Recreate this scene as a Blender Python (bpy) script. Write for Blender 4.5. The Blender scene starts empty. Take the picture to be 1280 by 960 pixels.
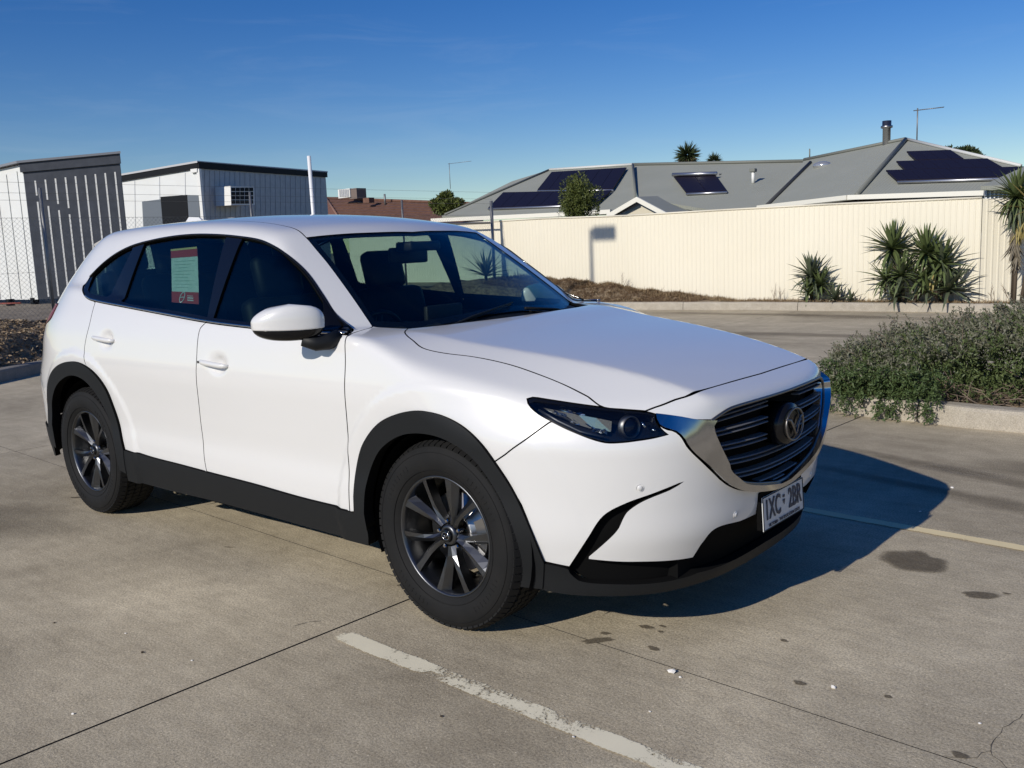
import bpy, bmesh, math, random
import numpy as np
from mathutils import Vector, Matrix
from mathutils.geometry import delaunay_2d_cdt

# ------------------------------------------------------------------ camera, sky, sun, exposure
scene = bpy.context.scene
COL = scene.collection
YAW, PITCH, ROLL, FPX = 2.2801, -0.1513, -0.0417, 1155.3
CAM = np.array([3.944, -3.381, 1.4965])
fw = np.array([math.cos(YAW)*math.cos(PITCH), math.sin(YAW)*math.cos(PITCH), math.sin(PITCH)])
rt = np.cross(fw, [0, 0, 1]); rt /= np.linalg.norm(rt); up = np.cross(rt, fw)
_c, _s = math.cos(ROLL), math.sin(ROLL)
rt, up = _c*rt + _s*up, -_s*rt + _c*up
cd = bpy.data.cameras.new('camera'); cam = bpy.data.objects.new('camera', cd); COL.objects.link(cam)
cam.matrix_world = Matrix(((rt[0], up[0], -fw[0], CAM[0]), (rt[1], up[1], -fw[1], CAM[1]), (rt[2], up[2], -fw[2], CAM[2]), (0, 0, 0, 1)))
cd.sensor_fit = 'HORIZONTAL'; cd.sensor_width = 36.0; cd.lens = 36.0*FPX/1280.0
cd.clip_start = 0.05; cd.clip_end = 3000
scene.camera = cam

SUN_TO = Vector((0.09, 1.88, -1.0)).normalized()          # the way the light travels
sun_el = math.asin(-SUN_TO.z)
w = bpy.data.worlds.new('World'); scene.world = w; w.use_nodes = True
wn = w.node_tree.nodes; wl = w.node_tree.links
sky = wn.new('ShaderNodeTexSky'); sky.sky_type = 'NISHITA'; sky.sun_disc = False
sky.sun_elevation = sun_el
sky.sun_rotation = math.atan2(-SUN_TO.x, -SUN_TO.y)
sky.altitude = 0; sky.air_density = 1.0; sky.dust_density = 0.0; sky.ozone_density = 4.0
bg = wn['Background']; bg.inputs['Strength'].default_value = 0.087
hs = wn.new('ShaderNodeHueSaturation'); hs.inputs['Saturation'].default_value = 1.36; hs.inputs['Hue'].default_value = .518
wl.new(sky.outputs[0], hs.inputs['Color']); tcw = wn.new('ShaderNodeTexCoord'); mpw = wn.new('ShaderNodeMapping'); mpw.inputs['Scale'].default_value = (1.2, 1.2, 9.0); mpw.inputs['Rotation'].default_value = (.25, .12, 0)
nw = wn.new('ShaderNodeTexNoise'); nw.inputs['Scale'].default_value = 3.2; nw.inputs['Detail'].default_value = 7; nw.inputs['Roughness'].default_value = .62; nw.inputs['Distortion'].default_value = .9
rw = wn.new('ShaderNodeValToRGB'); rw.color_ramp.elements[0].position = .53; rw.color_ramp.elements[1].position = .92; rw.color_ramp.elements[1].color = (.10, .10, .10, 1)
mw = wn.new('ShaderNodeMix'); mw.data_type = 'RGBA'; mw.inputs[7].default_value = (7.5, 8.2, 9.0, 1)
wl.new(tcw.outputs['Generated'], mpw.inputs[0]); wl.new(mpw.outputs[0], nw.inputs['Vector']); wl.new(nw.outputs['Fac'], rw.inputs[0]); wl.new(rw.outputs[0], mw.inputs[0]); wl.new(hs.outputs[0], mw.inputs[6]); wl.new(mw.outputs[2], bg.inputs['Color'])
sd = bpy.data.lights.new('sun', 'SUN'); sd.energy = 3.85; sd.angle = math.radians(0.53); sd.color = (1.0, 0.945, 0.86)
so = bpy.data.objects.new('sun', sd); COL.objects.link(so)
so.rotation_euler = (-SUN_TO).to_track_quat('Z', 'Y').to_euler(); so.location = (0, -20, 20)
scene.view_settings.view_transform = 'Standard'; scene.view_settings.look = 'None'
scene.view_settings.exposure = 0.0; scene.view_settings.gamma = 1.0
scene.render.resolution_x = 1024; scene.render.resolution_y = 768
scene.cycles.max_bounces = 8; scene.cycles.transparent_max_bounces = 16

def ray(u, v):
    return rt*((u-640)/FPX) - up*((v-480)/FPX) + fw
def on(u, v, ax, val):
    """point of the plane (axis ax = val) seen at photo pixel u, v"""
    d = ray(u, v); return CAM + d*((val-CAM[ax])/d[ax])

# ------------------------------------------------------------------ materials
MATS = {}
def mat(name, col, rough=.6, metal=0., coat=0., spec=.5, bump=None, var=None, emit=None):
    if name in MATS: return MATS[name]
    m = bpy.data.materials.new(name); m.use_nodes = True; MATS[name] = m
    nt = m.node_tree; b = nt.nodes['Principled BSDF']
    b.inputs['Base Color'].default_value = (*col, 1); b.inputs['Roughness'].default_value = rough
    b.inputs['Metallic'].default_value = metal; b.inputs['Coat Weight'].default_value = coat
    b.inputs['Coat Roughness'].default_value = .03; b.inputs['Specular IOR Level'].default_value = spec
    tc = nt.nodes.new('ShaderNodeTexCoord')
    if var:                                       # (scale, amount, second colour)
        n = nt.nodes.new('ShaderNodeTexNoise'); n.inputs['Scale'].default_value = var[0]; n.inputs['Detail'].default_value = 6
        nt.links.new(tc.outputs['Object'], n.inputs['Vector'])
        r = nt.nodes.new('ShaderNodeValToRGB'); r.color_ramp.elements[0].position = .5-var[1]; r.color_ramp.elements[1].position = .5+var[1]
        r.color_ramp.elements[0].color = (*col, 1); r.color_ramp.elements[1].color = (*var[2], 1)
        nt.links.new(n.outputs['Fac'], r.inputs[0]); nt.links.new(r.outputs[0], b.inputs['Base Color'])
    if bump:                                      # (scale, strength, distance)
        n = nt.nodes.new('ShaderNodeTexNoise'); n.inputs['Scale'].default_value = bump[0]; n.inputs['Detail'].default_value = 4
        nt.links.new(tc.outputs['Object'], n.inputs['Vector'])
        bp = nt.nodes.new('ShaderNodeBump'); bp.inputs['Strength'].default_value = bump[1]; bp.inputs['Distance'].default_value = bump[2]
        nt.links.new(n.outputs['Fac'], bp.inputs['Height']); nt.links.new(bp.outputs[0], b.inputs['Normal'])
    return m
def glass(name, tint, rough=0.0, ior=1.5):
    m = bpy.data.materials.new(name); m.use_nodes = True; nt = m.node_tree; MATS[name] = m
    nt.nodes.remove(nt.nodes['Principled BSDF'])
    t = nt.nodes.new('ShaderNodeBsdfTransparent'); t.inputs[0].default_value = (*tint, 1)
    g = nt.nodes.new('ShaderNodeBsdfGlossy'); g.inputs['Roughness'].default_value = rough
    ge = nt.nodes.new('ShaderNodeNewGeometry'); dt = nt.nodes.new('ShaderNodeVectorMath'); dt.operation = 'DOT_PRODUCT'
    nt.links.new(ge.outputs['Normal'], dt.inputs[0]); nt.links.new(ge.outputs['Incoming'], dt.inputs[1])
    def mth(op, a, b=None):
        q = nt.nodes.new('ShaderNodeMath'); q.operation = op
        for i, s in enumerate((a, b)):
            if s is None: continue
            if isinstance(s, float): q.inputs[i].default_value = s
            else: nt.links.new(s, q.inputs[i])
        return q.outputs[0]
    f = mth('ADD', mth('MULTIPLY', mth('POWER', mth('SUBTRACT', 1.0, mth('ABSOLUTE', dt.outputs['Value'])), 5.0), .75), .032)
    mx = nt.nodes.new('ShaderNodeMixShader')
    nt.links.new(f, mx.inputs[0]); nt.links.new(t.outputs[0], mx.inputs[1]); nt.links.new(g.outputs[0], mx.inputs[2])
    nt.links.new(mx.outputs[0], nt.nodes['Material Output'].inputs[0])
    return m
PAINT = mat('white_pearl_paint', (.71, .70, .675), .32, 0, 1.0, .5)
def pearl():
    nt = PAINT.node_tree; b = nt.nodes['Principled BSDF']; tc = nt.nodes.new('ShaderNodeTexCoord')
    v = nt.nodes.new('ShaderNodeTexVoronoi'); v.inputs['Scale'].default_value = 1400
    nt.links.new(tc.outputs['Object'], v.inputs['Vector'])
    mr = nt.nodes.new('ShaderNodeMapRange'); mr.inputs['To Min'].default_value = .26; mr.inputs['To Max'].default_value = .42
    nt.links.new(v.outputs['Color'], mr.inputs['Value']); nt.links.new(mr.outputs[0], b.inputs['Roughness'])
pearl()
BLKP = mat('black_plastic', (.0085, .0095, .0105), .55, spec=.28, bump=(900, .15, .0004))
BLKS = mat('black_void', (.004, .004, .004), .9, spec=.1)
BLKG = mat('gloss_black', (.005, .005, .006), .10, 0, .0, .38)
CHROME = mat('chrome', (.50, .50, .50), .13, 1.0)
SATIN = mat('satin_chrome', (.22, .21, .20), .42, 1.0)
BARM = mat('grille_bar_grey', (.20, .195, .19), .42, .3)
LAMPB = mat('lamp_black', (.006, .006, .007), .22, spec=.3)
GUN = mat('gunmetal_alloy', (.12, .124, .132), .36, 1.0, .12)
RUBBER = mat('tyre_rubber', (.0085, .0088, .009), .75, spec=.22, bump=(60, .2, .002), var=(9, .2, (.013, .0125, .012)))
STEEL = mat('brushed_steel', (.42, .41, .40), .35, 1.0)
REDL = mat('red_lens', (.15, .003, .008), .3, 0, .0, .15)
SEAT = mat('black_leather', (.007, .007, .008), .55, spec=.3)
SIDEGLASS = glass('tinted_side_glass', (.60, .70, .68)); WSGLASS = glass('windscreen_glass', (.86, .93, .91)); CLEAR = glass('clear_lens', (.9, .92, .93))

# ------------------------------------------------------------------ object helpers
def tag(o, label=None, cat=None, group=None, kind=None):
    if label: o['label'] = label
    if cat: o['category'] = cat
    if group: o['group'] = group
    if kind: o['kind'] = kind
    return o
def empty(name, loc=(0, 0, 0), parent=None, **k):
    o = bpy.data.objects.new(name, None); COL.objects.link(o); o.location = loc; o.empty_display_size = .1
    if parent: o.parent = parent
    return tag(o, **k)
def mesh_obj(name, verts, faces, m, parent=None, smooth=False, loc=None, **k):
    me = bpy.data.meshes.new(name); me.from_pydata([tuple(map(float, v)) for v in verts], [], [tuple(map(int, f)) for f in faces]); me.update()
    if isinstance(m, (list, tuple)):
        for x in m: me.materials.append(x)
    elif m: me.materials.append(m)
    if smooth: me.polygons.foreach_set('use_smooth', [True]*len(me.polygons))
    o = bpy.data.objects.new(name, me); COL.objects.link(o)
    if parent: o.parent = parent
    if loc is not None: o.location = loc
    return tag(o, **k)
def bm_obj(name, bm, m, parent=None, smooth=False, loc=None, **k):
    me = bpy.data.meshes.new(name); bmesh.ops.recalc_face_normals(bm, faces=bm.faces[:]); bm.to_mesh(me); bm.free()
    for x in (m if isinstance(m, (list, tuple)) else [m]): me.materials.append(x)
    if smooth: me.polygons.foreach_set('use_smooth', [True]*len(me.polygons))
    o = bpy.data.objects.new(name, me); COL.objects.link(o)
    if parent: o.parent = parent
    if loc is not None: o.location = loc
    return tag(o, **k)
def bx(bm, c, s, rot=None, bev=0, mi=0):
    """box of size s centred at c"""
    M = Matrix.Translation(Vector(c)) @ (rot.to_4x4() if rot is not None else Matrix()) @ Matrix.Diagonal((*s, 1))
    r = bmesh.ops.create_cube(bm, size=1, matrix=M); vs = r['verts']
    fs = {f for v in vs for f in v.link_faces}
    if bev:
        es = list({e for v in vs for e in v.link_edges})
        rr = bmesh.ops.bevel(bm, geom=es, offset=bev, segments=2, affect='EDGES', profile=.5); fs = {f for f in rr['faces']} | {f for f in fs if f.is_valid}
    for f in fs:
        if f.is_valid: f.material_index = mi
    return vs
def tube(bm, pts, r, seg=8, cap=True, mi=0):
    pts = [Vector(p) for p in pts]; rs = r if isinstance(r, (list, tuple)) else [r]*len(pts); rings = []
    ref = None
    for i, p in enumerate(pts):
        t = (pts[min(i+1, len(pts)-1)]-pts[max(i-1, 0)]).normalized()
        if ref is None: ref = t.orthogonal().normalized()
        a = (ref - t*ref.dot(t)).normalized(); ref = a; b = t.cross(a)
        rings.append([bm.verts.new(p + (a*math.cos(2*math.pi*k/seg)+b*math.sin(2*math.pi*k/seg))*rs[i]) for k in range(seg)])
    for i in range(len(rings)-1):
        for k in range(seg):
            f = bm.faces.new((rings[i][k], rings[i][(k+1) % seg], rings[i+1][(k+1) % seg], rings[i+1][k])); f.smooth = True; f.material_index = mi
    if cap:
        bm.faces.new(rings[0][::-1]).material_index = mi; bm.faces.new(rings[-1]).material_index = mi
def lathe(bm, prof, seg=48, M=None, mi=0, smooth=True):
    """revolve (r, h) profile about +Z, then transform by M"""
    M = M or Matrix(); rings = []
    for r, h in prof:
        rings.append([bm.verts.new(M @ Vector((r*math.cos(2*math.pi*k/seg), r*math.sin(2*math.pi*k/seg), h))) for k in range(seg)] if r > 1e-6 else [bm.verts.new(M @ Vector((0, 0, h)))])
    for i in range(len(rings)-1):
        A, B = rings[i], rings[i+1]
        for k in range(seg):
            k2 = (k+1) % seg
            if len(A) == 1 and len(B) == 1: continue
            if len(A) == 1: f = bm.faces.new((A[0], B[k2], B[k]))
            elif len(B) == 1: f = bm.faces.new((A[k], A[k2], B[0]))
            else: f = bm.faces.new((A[k], A[k2], B[k2], B[k]))
            f.smooth = smooth; f.material_index = mi
    return rings
DENT = 1.
def pch(xs,ys):
    """monotone-ish smooth C1 interpolation (catmull-rom tangents)"""
    xs=np.array(xs,float);ys=np.array(ys,float)
    h=np.diff(xs);d=np.diff(ys)/h
    m=np.empty_like(xs);m[1:-1]=(d[:-1]*h[1:]+d[1:]*h[:-1])/(h[:-1]+h[1:]);m[0]=d[0];m[-1]=d[-1]
    def f(x):
        i=np.clip(np.searchsorted(xs,x)-1,0,len(xs)-2)
        t=(x-xs[i])/h[i]
        tc=np.clip(t,0,1)
        a=(1+2*tc)*(1-tc)**2*ys[i]+tc*(1-tc)**2*h[i]*m[i]+tc*tc*(3-2*tc)*ys[i+1]+tc*tc*(tc-1)*h[i]*m[i+1]
        return a+np.where(t<0,t*h[i]*m[i],0)+np.where(t>1,(t-1)*h[i]*m[i+1],0)
    return f
def smax(a,b,k):
    h=np.maximum(k-np.abs(a-b),0)/k
    return np.maximum(a,b)+h*h*h*k/6.*1.0
def smin(a,b,k): return -smax(-a,-b,k)
def sstep(a,b,x):
    t=np.clip((x-a)/(b-a),0,1);return t*t*(3-2*t)
def splus(x,s): return .5*(x+np.sqrt(x*x+s*s))
PLAN=pch([-2.7,-2.3,-1.9,-1.5,-1,-.3,.5,1.1,1.5,1.8,2.1,2.5],[.90,.935,.958,.968,.972,.974,.974,.970,.966,.955,.93,.88])
SEC=pch([.15,.25,.42,.50,.58,.70,.82,.89,.94,1.02,1.10,1.17,1.3,1.5],[-.050,-.036,-.016,-.017,-.023,-.015,-.004,.0015,.0015,-.009,-.023,-.045,-.11,-.22])
BELT=pch([-2.6,-2.1,-1.6,-1.24,-.85,-.45,-.07,.55,.96,1.10,1.38,1.8,2.0,2.2,2.32,2.42,2.6],
         [1.27,1.33,1.335,1.30,1.248,1.207,1.186,1.168,1.157,1.152,1.115,1.062,1.030,.986,.951,.915,.84])
X0=pch([.15,.22,.30,.37,.43,.55,.70,.85,.95,1.1],[2.30,2.335,2.355,2.385,2.41,2.425,2.44,2.445,2.435,2.36])
XR=pch([.2,.35,.5,.75,.95,1.05,1.15,1.25,1.35,1.6],[2.50,2.585,2.625,2.64,2.60,2.56,2.47,2.33,2.2,1.95])
ROOF=pch([-2.5,-2.0,-1.6,-.9,-.4,0,.3,.6],[1.605,1.670,1.700,1.715,1.705,1.672,1.625,1.56])
YC=pch([.9,1.1,1.6,2.05,2.4],[.72,.70,.635,.55,.48])
KS=pch([.9,1.1,1.3,1.6,1.9,2.1,2.4],[.03,.08,.22,.30,.40,.48,.5])
def ygl(x,z):
    t=z-1.15
    return .912-.36*t-.16*t*t-.010*sstep(.2,1.1,x)-.10*(1-sstep(-2.6,-1.0,x))-.015*(1-sstep(-1.2,-.2,x))
def parts(x,y,z):
    a=np.abs(y)
    r=np.hypot(x-1.465,z-.375);r2=np.hypot(x+1.465,z-.375)
    fl=.010*(1-sstep(.585,.625,r))+.010*(1-sstep(.585,.625,r2))
    gs=a-(PLAN(x)+SEC(z)+fl)+DENT*(.024*np.exp(-(((x-.035)/.062)**2+((z-.982)/.040)**2)**1.5)+.024*np.exp(-(((x+1.085)/.062)**2+((z-1.060)/.040)**2)**1.5))
    nose=.09*a**2+.68*a**4.5+.25*a**4*sstep(.75,.95,z)
    gf=(x-(X0(z)-nose))*.9
    gr=(-x-(XR(z)-nose*(.93-.13*sstep(.75,.95,z))))*.8
    out=splus(a-YC(x),.013)
    T=BELT(x)+np.where(x>.8,-.012*a*a*sstep(.8,1.2,x),0)-KS(x)*out*sstep(.7,1.2,x)
    gt=(z-T)*.95
    gb=.17-z
    return gs,gf,gr,gt,gb
def f_low(x,y,z):
    gs,gf,gr,gt,gb=parts(x,y,z)
    k=.16
    f=smax(gs,gf,.22);f=smax(f,gr,.22)
    kt=.05+.07*sstep(1.0,1.7,x)-.07*sstep(2.1,2.35,x)*(1-sstep(.45,.75,np.abs(y)))
    return smax(smax(f,gt,kt),gb,.03)
def wsurf(a,z):   # windshield x at given |y|, z
    t=(1.575-z)/.425
    return .405+.655*t+.035*4*t*(1-t)*.5-.33*a*a-.10*a**4*0
def f_gh(x,y,z):
    a=np.abs(y)
    gs=(a-ygl(x,z))*.93
    gw=(x-wsurf(a,z))*.54
    gr=(z-(ROOF(x)-.085*a*a-.05*a**4))*.98
    gb=(-x-(2.68-1.15*(z-1.2)-1.0*np.maximum(z-1.2,0)**2-.2*a*a-1.4*a**4))*.6
    f=smax(gs,gr,.11)
    f=smax(f,gw,.05)
    f=smax(f,gb,.10)
    return np.maximum(f,1.06-z)
def F(P):
    x,y,z=P[...,0],P[...,1],P[...,2]
    k=.02+.10*(1-sstep(-1.9,-1.2,x))
    return smin(f_low(x,y,z),f_gh(x,y,z),k)
def grad(P,e=1e-4,f=None):
    f=f or F
    g=np.stack([f(P+np.eye(3)[i]*e)-f(P-np.eye(3)[i]*e) for i in range(3)],-1)
    return g/np.linalg.norm(g,axis=-1,keepdims=True)

def F_nodent(P):
    global DENT
    DENT=0.; r=F(P); DENT=1.; return r
def F_gh(P): return f_gh(P[..., 0], P[..., 1], P[..., 2])
# curves of the body, right-hand side (metres; x forward, y left, z up, origin on the ground amid the wheels)
CV = {
 'ws_side': [(0.876,-0.720,1.163), (0.751,-0.691,1.257), (0.637,-0.667,1.341), (0.496,-0.637,1.439), (0.392,-0.619,1.507), (0.325,-0.606,1.550), (0.304,-0.603,1.562)],
 'ws_top': [(0.304,-0.603,1.562), (0.321,-0.534,1.568), (0.349,-0.410,1.574), (0.383,-0.231,1.577), (0.406,0.024,1.574)],
 'dlo_top': [(0.954,-0.916,1.147), (0.814,-0.824,1.168), (0.744,-0.811,1.220), (0.645,-0.791,1.295), (0.504,-0.762,1.397), (0.389,-0.758,1.468), (0.261,-0.749,1.523), (0.109,-0.729,1.561), (-0.072,-0.719,1.584), (-0.296,-0.710,1.602), (-0.533,-0.703,1.611), (-0.737,-0.702,1.608), (-0.944,-0.706,1.595), (-1.156,-0.714,1.571), (-1.329,-0.726,1.530), (-1.474,-0.743,1.473), (-1.598,-0.763,1.405), (-1.623,-0.801,1.350)],
 'dlo_bot': [(-1.623,-0.801,1.350), (-1.558,-0.839,1.324), (-1.472,-0.865,1.288), (-1.360,-0.878,1.267), (-0.920,-0.897,1.233), (-0.489,-0.908,1.200), (-0.081,-0.924,1.173), (0.249,-0.930,1.159), (0.557,-0.933,1.150), (0.780,-0.932,1.146), (0.954,-0.916,1.147)],
 'belt_glass': [(-1.363,-0.864,1.289), (-0.951,-0.879,1.253), (-0.529,-0.883,1.220), (-0.118,-0.898,1.193), (0.216,-0.906,1.178), (0.534,-0.915,1.165)],
 'gapB': [(0.948,-0.928,1.141), (0.967,-0.959,1.049), (0.966,-0.972,0.884), (0.948,-0.969,0.679), (0.940,-0.965,0.505), (0.936,-0.962,0.399)],
 'gapC': [(-0.114,-0.925,1.172), (-0.146,-0.939,1.145), (-0.151,-0.958,1.072), (-0.153,-0.974,0.956), (-0.171,-0.972,0.795), (-0.191,-0.962,0.630), (-0.186,-0.958,0.507), (-0.172,-0.957,0.426)],
 'gapD': [(-1.323,-0.882,1.258), (-1.305,-0.936,1.140), (-1.342,-0.964,1.003), (-1.328,-0.979,0.951), (-1.304,-0.982,0.902)],
 'cladtop': [(-0.979,-0.965,0.450), (-0.711,-0.956,0.439), (-0.427,-0.956,0.435), (-0.149,-0.957,0.429), (0.247,-0.957,0.423), (0.610,-0.955,0.411), (0.973,-0.962,0.405)],
 'cladbot': [(-0.994,-0.949,0.270), (-0.604,-0.941,0.274), (-0.138,-0.942,0.283), (0.334,-0.942,0.281), (0.690,-0.940,0.276), (1.019,-0.947,0.269)],
 'archF': [(0.984,-0.962,0.406), (0.988,-0.964,0.477), (1.006,-0.966,0.583), (1.053,-0.972,0.685), (1.114,-0.975,0.755), (1.185,-0.978,0.809), (1.264,-0.979,0.845), (1.357,-0.979,0.869), (1.434,-0.977,0.876), (1.531,-0.968,0.864), (1.625,-0.961,0.830), (1.704,-0.956,0.774), (1.759,-0.944,0.704), (1.810,-0.928,0.624), (1.856,-0.911,0.525), (1.888,-0.897,0.437), (1.910,-0.875,0.347)],
 'archF_in': [(1.042,-0.951,0.302), (1.041,-0.962,0.416), (1.058,-0.964,0.521), (1.095,-0.967,0.611), (1.162,-0.971,0.697), (1.251,-0.975,0.756), (1.338,-0.976,0.788), (1.448,-0.975,0.799), (1.550,-0.972,0.785), (1.659,-0.961,0.734), (1.738,-0.945,0.644), (1.808,-0.924,0.499), (1.847,-0.898,0.347)],
 'archR': [(-1.979,-0.946,0.470), (-1.954,-0.951,0.601), (-1.901,-0.961,0.717), (-1.809,-0.970,0.814), (-1.694,-0.975,0.874), (-1.551,-0.979,0.911), (-1.412,-0.981,0.919), (-1.285,-0.982,0.898), (-1.181,-0.982,0.854), (-1.100,-0.979,0.782), (-1.058,-0.973,0.689), (-1.017,-0.966,0.560), (-0.979,-0.965,0.450)],
 'archR_in': [(-1.901,-0.944,0.350), (-1.913,-0.951,0.503), (-1.864,-0.959,0.659), (-1.746,-0.969,0.768), (-1.577,-0.976,0.829), (-1.403,-0.979,0.840), (-1.265,-0.979,0.802)],
 'shutG': [(1.036,-0.662,1.151), (1.090,-0.731,1.145), (1.142,-0.766,1.134), (1.196,-0.787,1.120), (1.276,-0.811,1.095), (1.370,-0.793,1.077), (1.497,-0.757,1.064), (1.656,-0.734,1.040), (1.797,-0.728,1.009), (1.910,-0.726,0.979), (2.022,-0.727,0.941), (2.087,-0.735,0.911)],
 'creaseH': [(1.017,-0.645,1.152), (1.309,-0.604,1.120), (1.556,-0.589,1.088), (1.805,-0.602,1.051), (2.018,-0.592,1.004), (2.197,-0.551,0.965), (2.301,-0.516,0.941)],
 'shutK': [(2.220,-0.661,0.894), (2.238,-0.635,0.904), (2.259,-0.606,0.912), (2.284,-0.564,0.925), (2.311,-0.523,0.934), (2.326,-0.442,0.945), (2.332,-0.181,0.946), (2.336,0.140,0.945)],
 'seamI': [(1.943,-0.856,0.862), (1.903,-0.887,0.828), (1.870,-0.910,0.800), (1.827,-0.929,0.768), (1.798,-0.937,0.745)],
 'hl': [(1.843,-0.852,0.939), (1.858,-0.839,0.944), (1.905,-0.820,0.938), (1.974,-0.789,0.927), (2.028,-0.764,0.919), (2.086,-0.736,0.911), (2.151,-0.703,0.902), (2.221,-0.662,0.893), (2.251,-0.647,0.884), (2.257,-0.654,0.870), (2.269,-0.660,0.848), (2.299,-0.647,0.817), (2.263,-0.688,0.808), (2.221,-0.728,0.802), (2.184,-0.758,0.798), (2.144,-0.784,0.797), (2.119,-0.798,0.802), (2.084,-0.813,0.813), (2.042,-0.828,0.829), (1.997,-0.840,0.846), (1.951,-0.851,0.866), (1.903,-0.860,0.888), (1.874,-0.862,0.906), (1.855,-0.861,0.922)],
 'wing_out': [(2.251,-0.647,0.884), (2.257,-0.654,0.870), (2.273,-0.657,0.848), (2.293,-0.645,0.835), (2.314,-0.626,0.827), (2.332,-0.610,0.806), (2.348,-0.592,0.765), (2.348,-0.591,0.778), (2.385,-0.500,0.662), (2.403,-0.391,0.568), (2.411,-0.302,0.518)],
 'wing_bot': [(2.396,-0.452,0.627), (2.404,-0.405,0.595), (2.411,-0.342,0.566), (2.417,-0.256,0.541), (2.420,-0.161,0.522), (2.421,-0.076,0.510)],
 'grille_top': [(2.388,-0.493,0.849), (2.402,-0.446,0.867), (2.412,-0.408,0.878), (2.421,-0.359,0.882), (2.432,-0.280,0.884), (2.438,-0.190,0.884), (2.441,-0.067,0.883), (2.442,0.046,0.883)],
 'grille_side': [(2.384,-0.509,0.831), (2.387,-0.507,0.809), (2.395,-0.490,0.770), (2.401,-0.465,0.730), (2.406,-0.437,0.688), (2.409,-0.406,0.647), (2.406,-0.431,0.670), (2.412,-0.382,0.628), (2.416,-0.327,0.592), (2.421,-0.239,0.566), (2.423,-0.140,0.545), (2.423,-0.043,0.527)],
 'slotL': [(1.996,-0.833,0.332), (2.013,-0.831,0.357), (2.071,-0.818,0.447), (2.123,-0.793,0.531), (2.190,-0.750,0.576), (2.264,-0.687,0.608), (2.332,-0.604,0.641)],
 'slotR': [(2.332,-0.604,0.641), (2.302,-0.644,0.619), (2.236,-0.712,0.586), (2.192,-0.746,0.550), (2.176,-0.756,0.521), (2.160,-0.766,0.482), (2.108,-0.792,0.422), (2.062,-0.809,0.377)],
 'whitebot': [(2.059,-0.807,0.364), (2.143,-0.747,0.353), (2.224,-0.667,0.345), (2.313,-0.505,0.331), (2.340,-0.493,0.381), (2.368,-0.466,0.428), (2.384,-0.416,0.439), (2.399,-0.299,0.429), (2.407,-0.151,0.429)],
 'intake_c': [(2.407,-0.151,0.429), (2.416,-0.192,0.482), (2.419,-0.164,0.501)],
 'claddB': [(1.853,-0.895,0.344), (1.909,-0.875,0.347), (1.995,-0.833,0.329)],
 'lowmid': [(1.997,-0.828,0.313), (2.023,-0.809,0.283), (2.131,-0.732,0.270), (2.235,-0.616,0.262), (2.304,-0.470,0.266), (2.338,-0.202,0.245), (2.335,0.136,0.225)],
 'sensor1': [(2.230,-0.722,0.633)],
 'sensor2': [(2.402,-0.345,0.468)],
 'handleF': [(-0.113,-0.970,0.994), (0.124,-0.972,0.980)],
 'handleR': [(-1.238,-0.955,1.071), (-0.986,-0.958,1.059)],
 'bar': [(2.408,-0.429,0.860), (2.444,-0.090,0.849)],
 'bar2': [(2.389,-0.501,0.808), (2.443,-0.143,0.793)],
 'bar3': [(2.399,-0.475,0.750), (2.440,-0.147,0.733)],
 'bar4': [(2.404,-0.444,0.696), (2.437,-0.144,0.681), (2.434,0.237,0.703)],
 'bar5': [(2.408,-0.413,0.648), (2.432,-0.159,0.631), (2.431,0.155,0.625)],
 'badge': [(2.444,0.048,0.768)],
 'ditch': [(0.309,-0.611,1.558), (0.212,-0.585,1.603), (0.045,-0.549,1.636), (-0.158,-0.554,1.658)],
 'sticker': [(-0.769,-0.720,1.577), (-0.470,-0.726,1.576), (-0.243,-0.867,1.268), (-0.544,-0.860,1.277)],
}
# ------------------------------------------------------------------ panels cut out of the body surface
CA = {k: np.array(v) for k, v in CV.items()}
EDGE = mat('panel_edge_black', (.004, .004, .004), .9, spec=.1)  # black panel edges paint in the shade of the gaps
class DomS:      # round an axis along the car: flanks, pillars, roof rails
    AY, AZ, K = -.25, .72, .72
    def to(self, P): return np.stack([P[:, 0], np.arctan2(P[:, 2]-self.AZ, -(P[:, 1]-self.AY))*self.K], -1)
    def ray(self, q):
        a = q[:, 1]/self.K; d = np.stack([0*a, -np.cos(a), np.sin(a)], -1)
        return np.stack([q[:, 0], 0*a+self.AY, 0*a+self.AZ], -1)+d*1.5, -d
class DomT:      # from above: bonnet, roof, windscreen
    def to(self, P): return P[:, :2].copy()
    def ray(self, q): o = np.stack([q[:, 0], q[:, 1], 0*q[:, 0]+2.2], -1); return o, np.tile(np.array([0, 0, -1.]), (len(q), 1))
class DomB:      # round a centre behind the bumper
    def __init__(s, cx=1.5, cz=.55, sg=1, K=.9): s.c = np.array([cx, 0, cz]); s.sg = sg; s.K = K
    def to(s, P):
        d = P-s.c; return np.stack([np.arctan2(d[:, 1], d[:, 0]*s.sg)*s.K, np.arctan2(d[:, 2], np.hypot(d[:, 0], d[:, 1]))*s.K], -1)
    def ray(s, q):
        a, e = q[:, 0]/s.K, q[:, 1]/s.K
        d = np.stack([np.cos(a)*np.cos(e)*s.sg, np.sin(a)*np.cos(e), np.sin(e)], -1); return s.c+d*1.9, -d
S_, T_, B_, R_ = DomS(), DomT(), DomB(), DomB(-1.5, .8, -1)
def lift(dom, q, f=None):
    f = f or F; o, d = dom.ray(q); t = np.zeros(len(q))
    for i in range(60):
        v = f(o+d*t[:, None]); t += np.clip(v*.85, -.2, .4)
        if np.abs(v).max() < 1e-5: break
    t = np.minimum(t, 3.0); return o+d*t[:, None]
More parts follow.
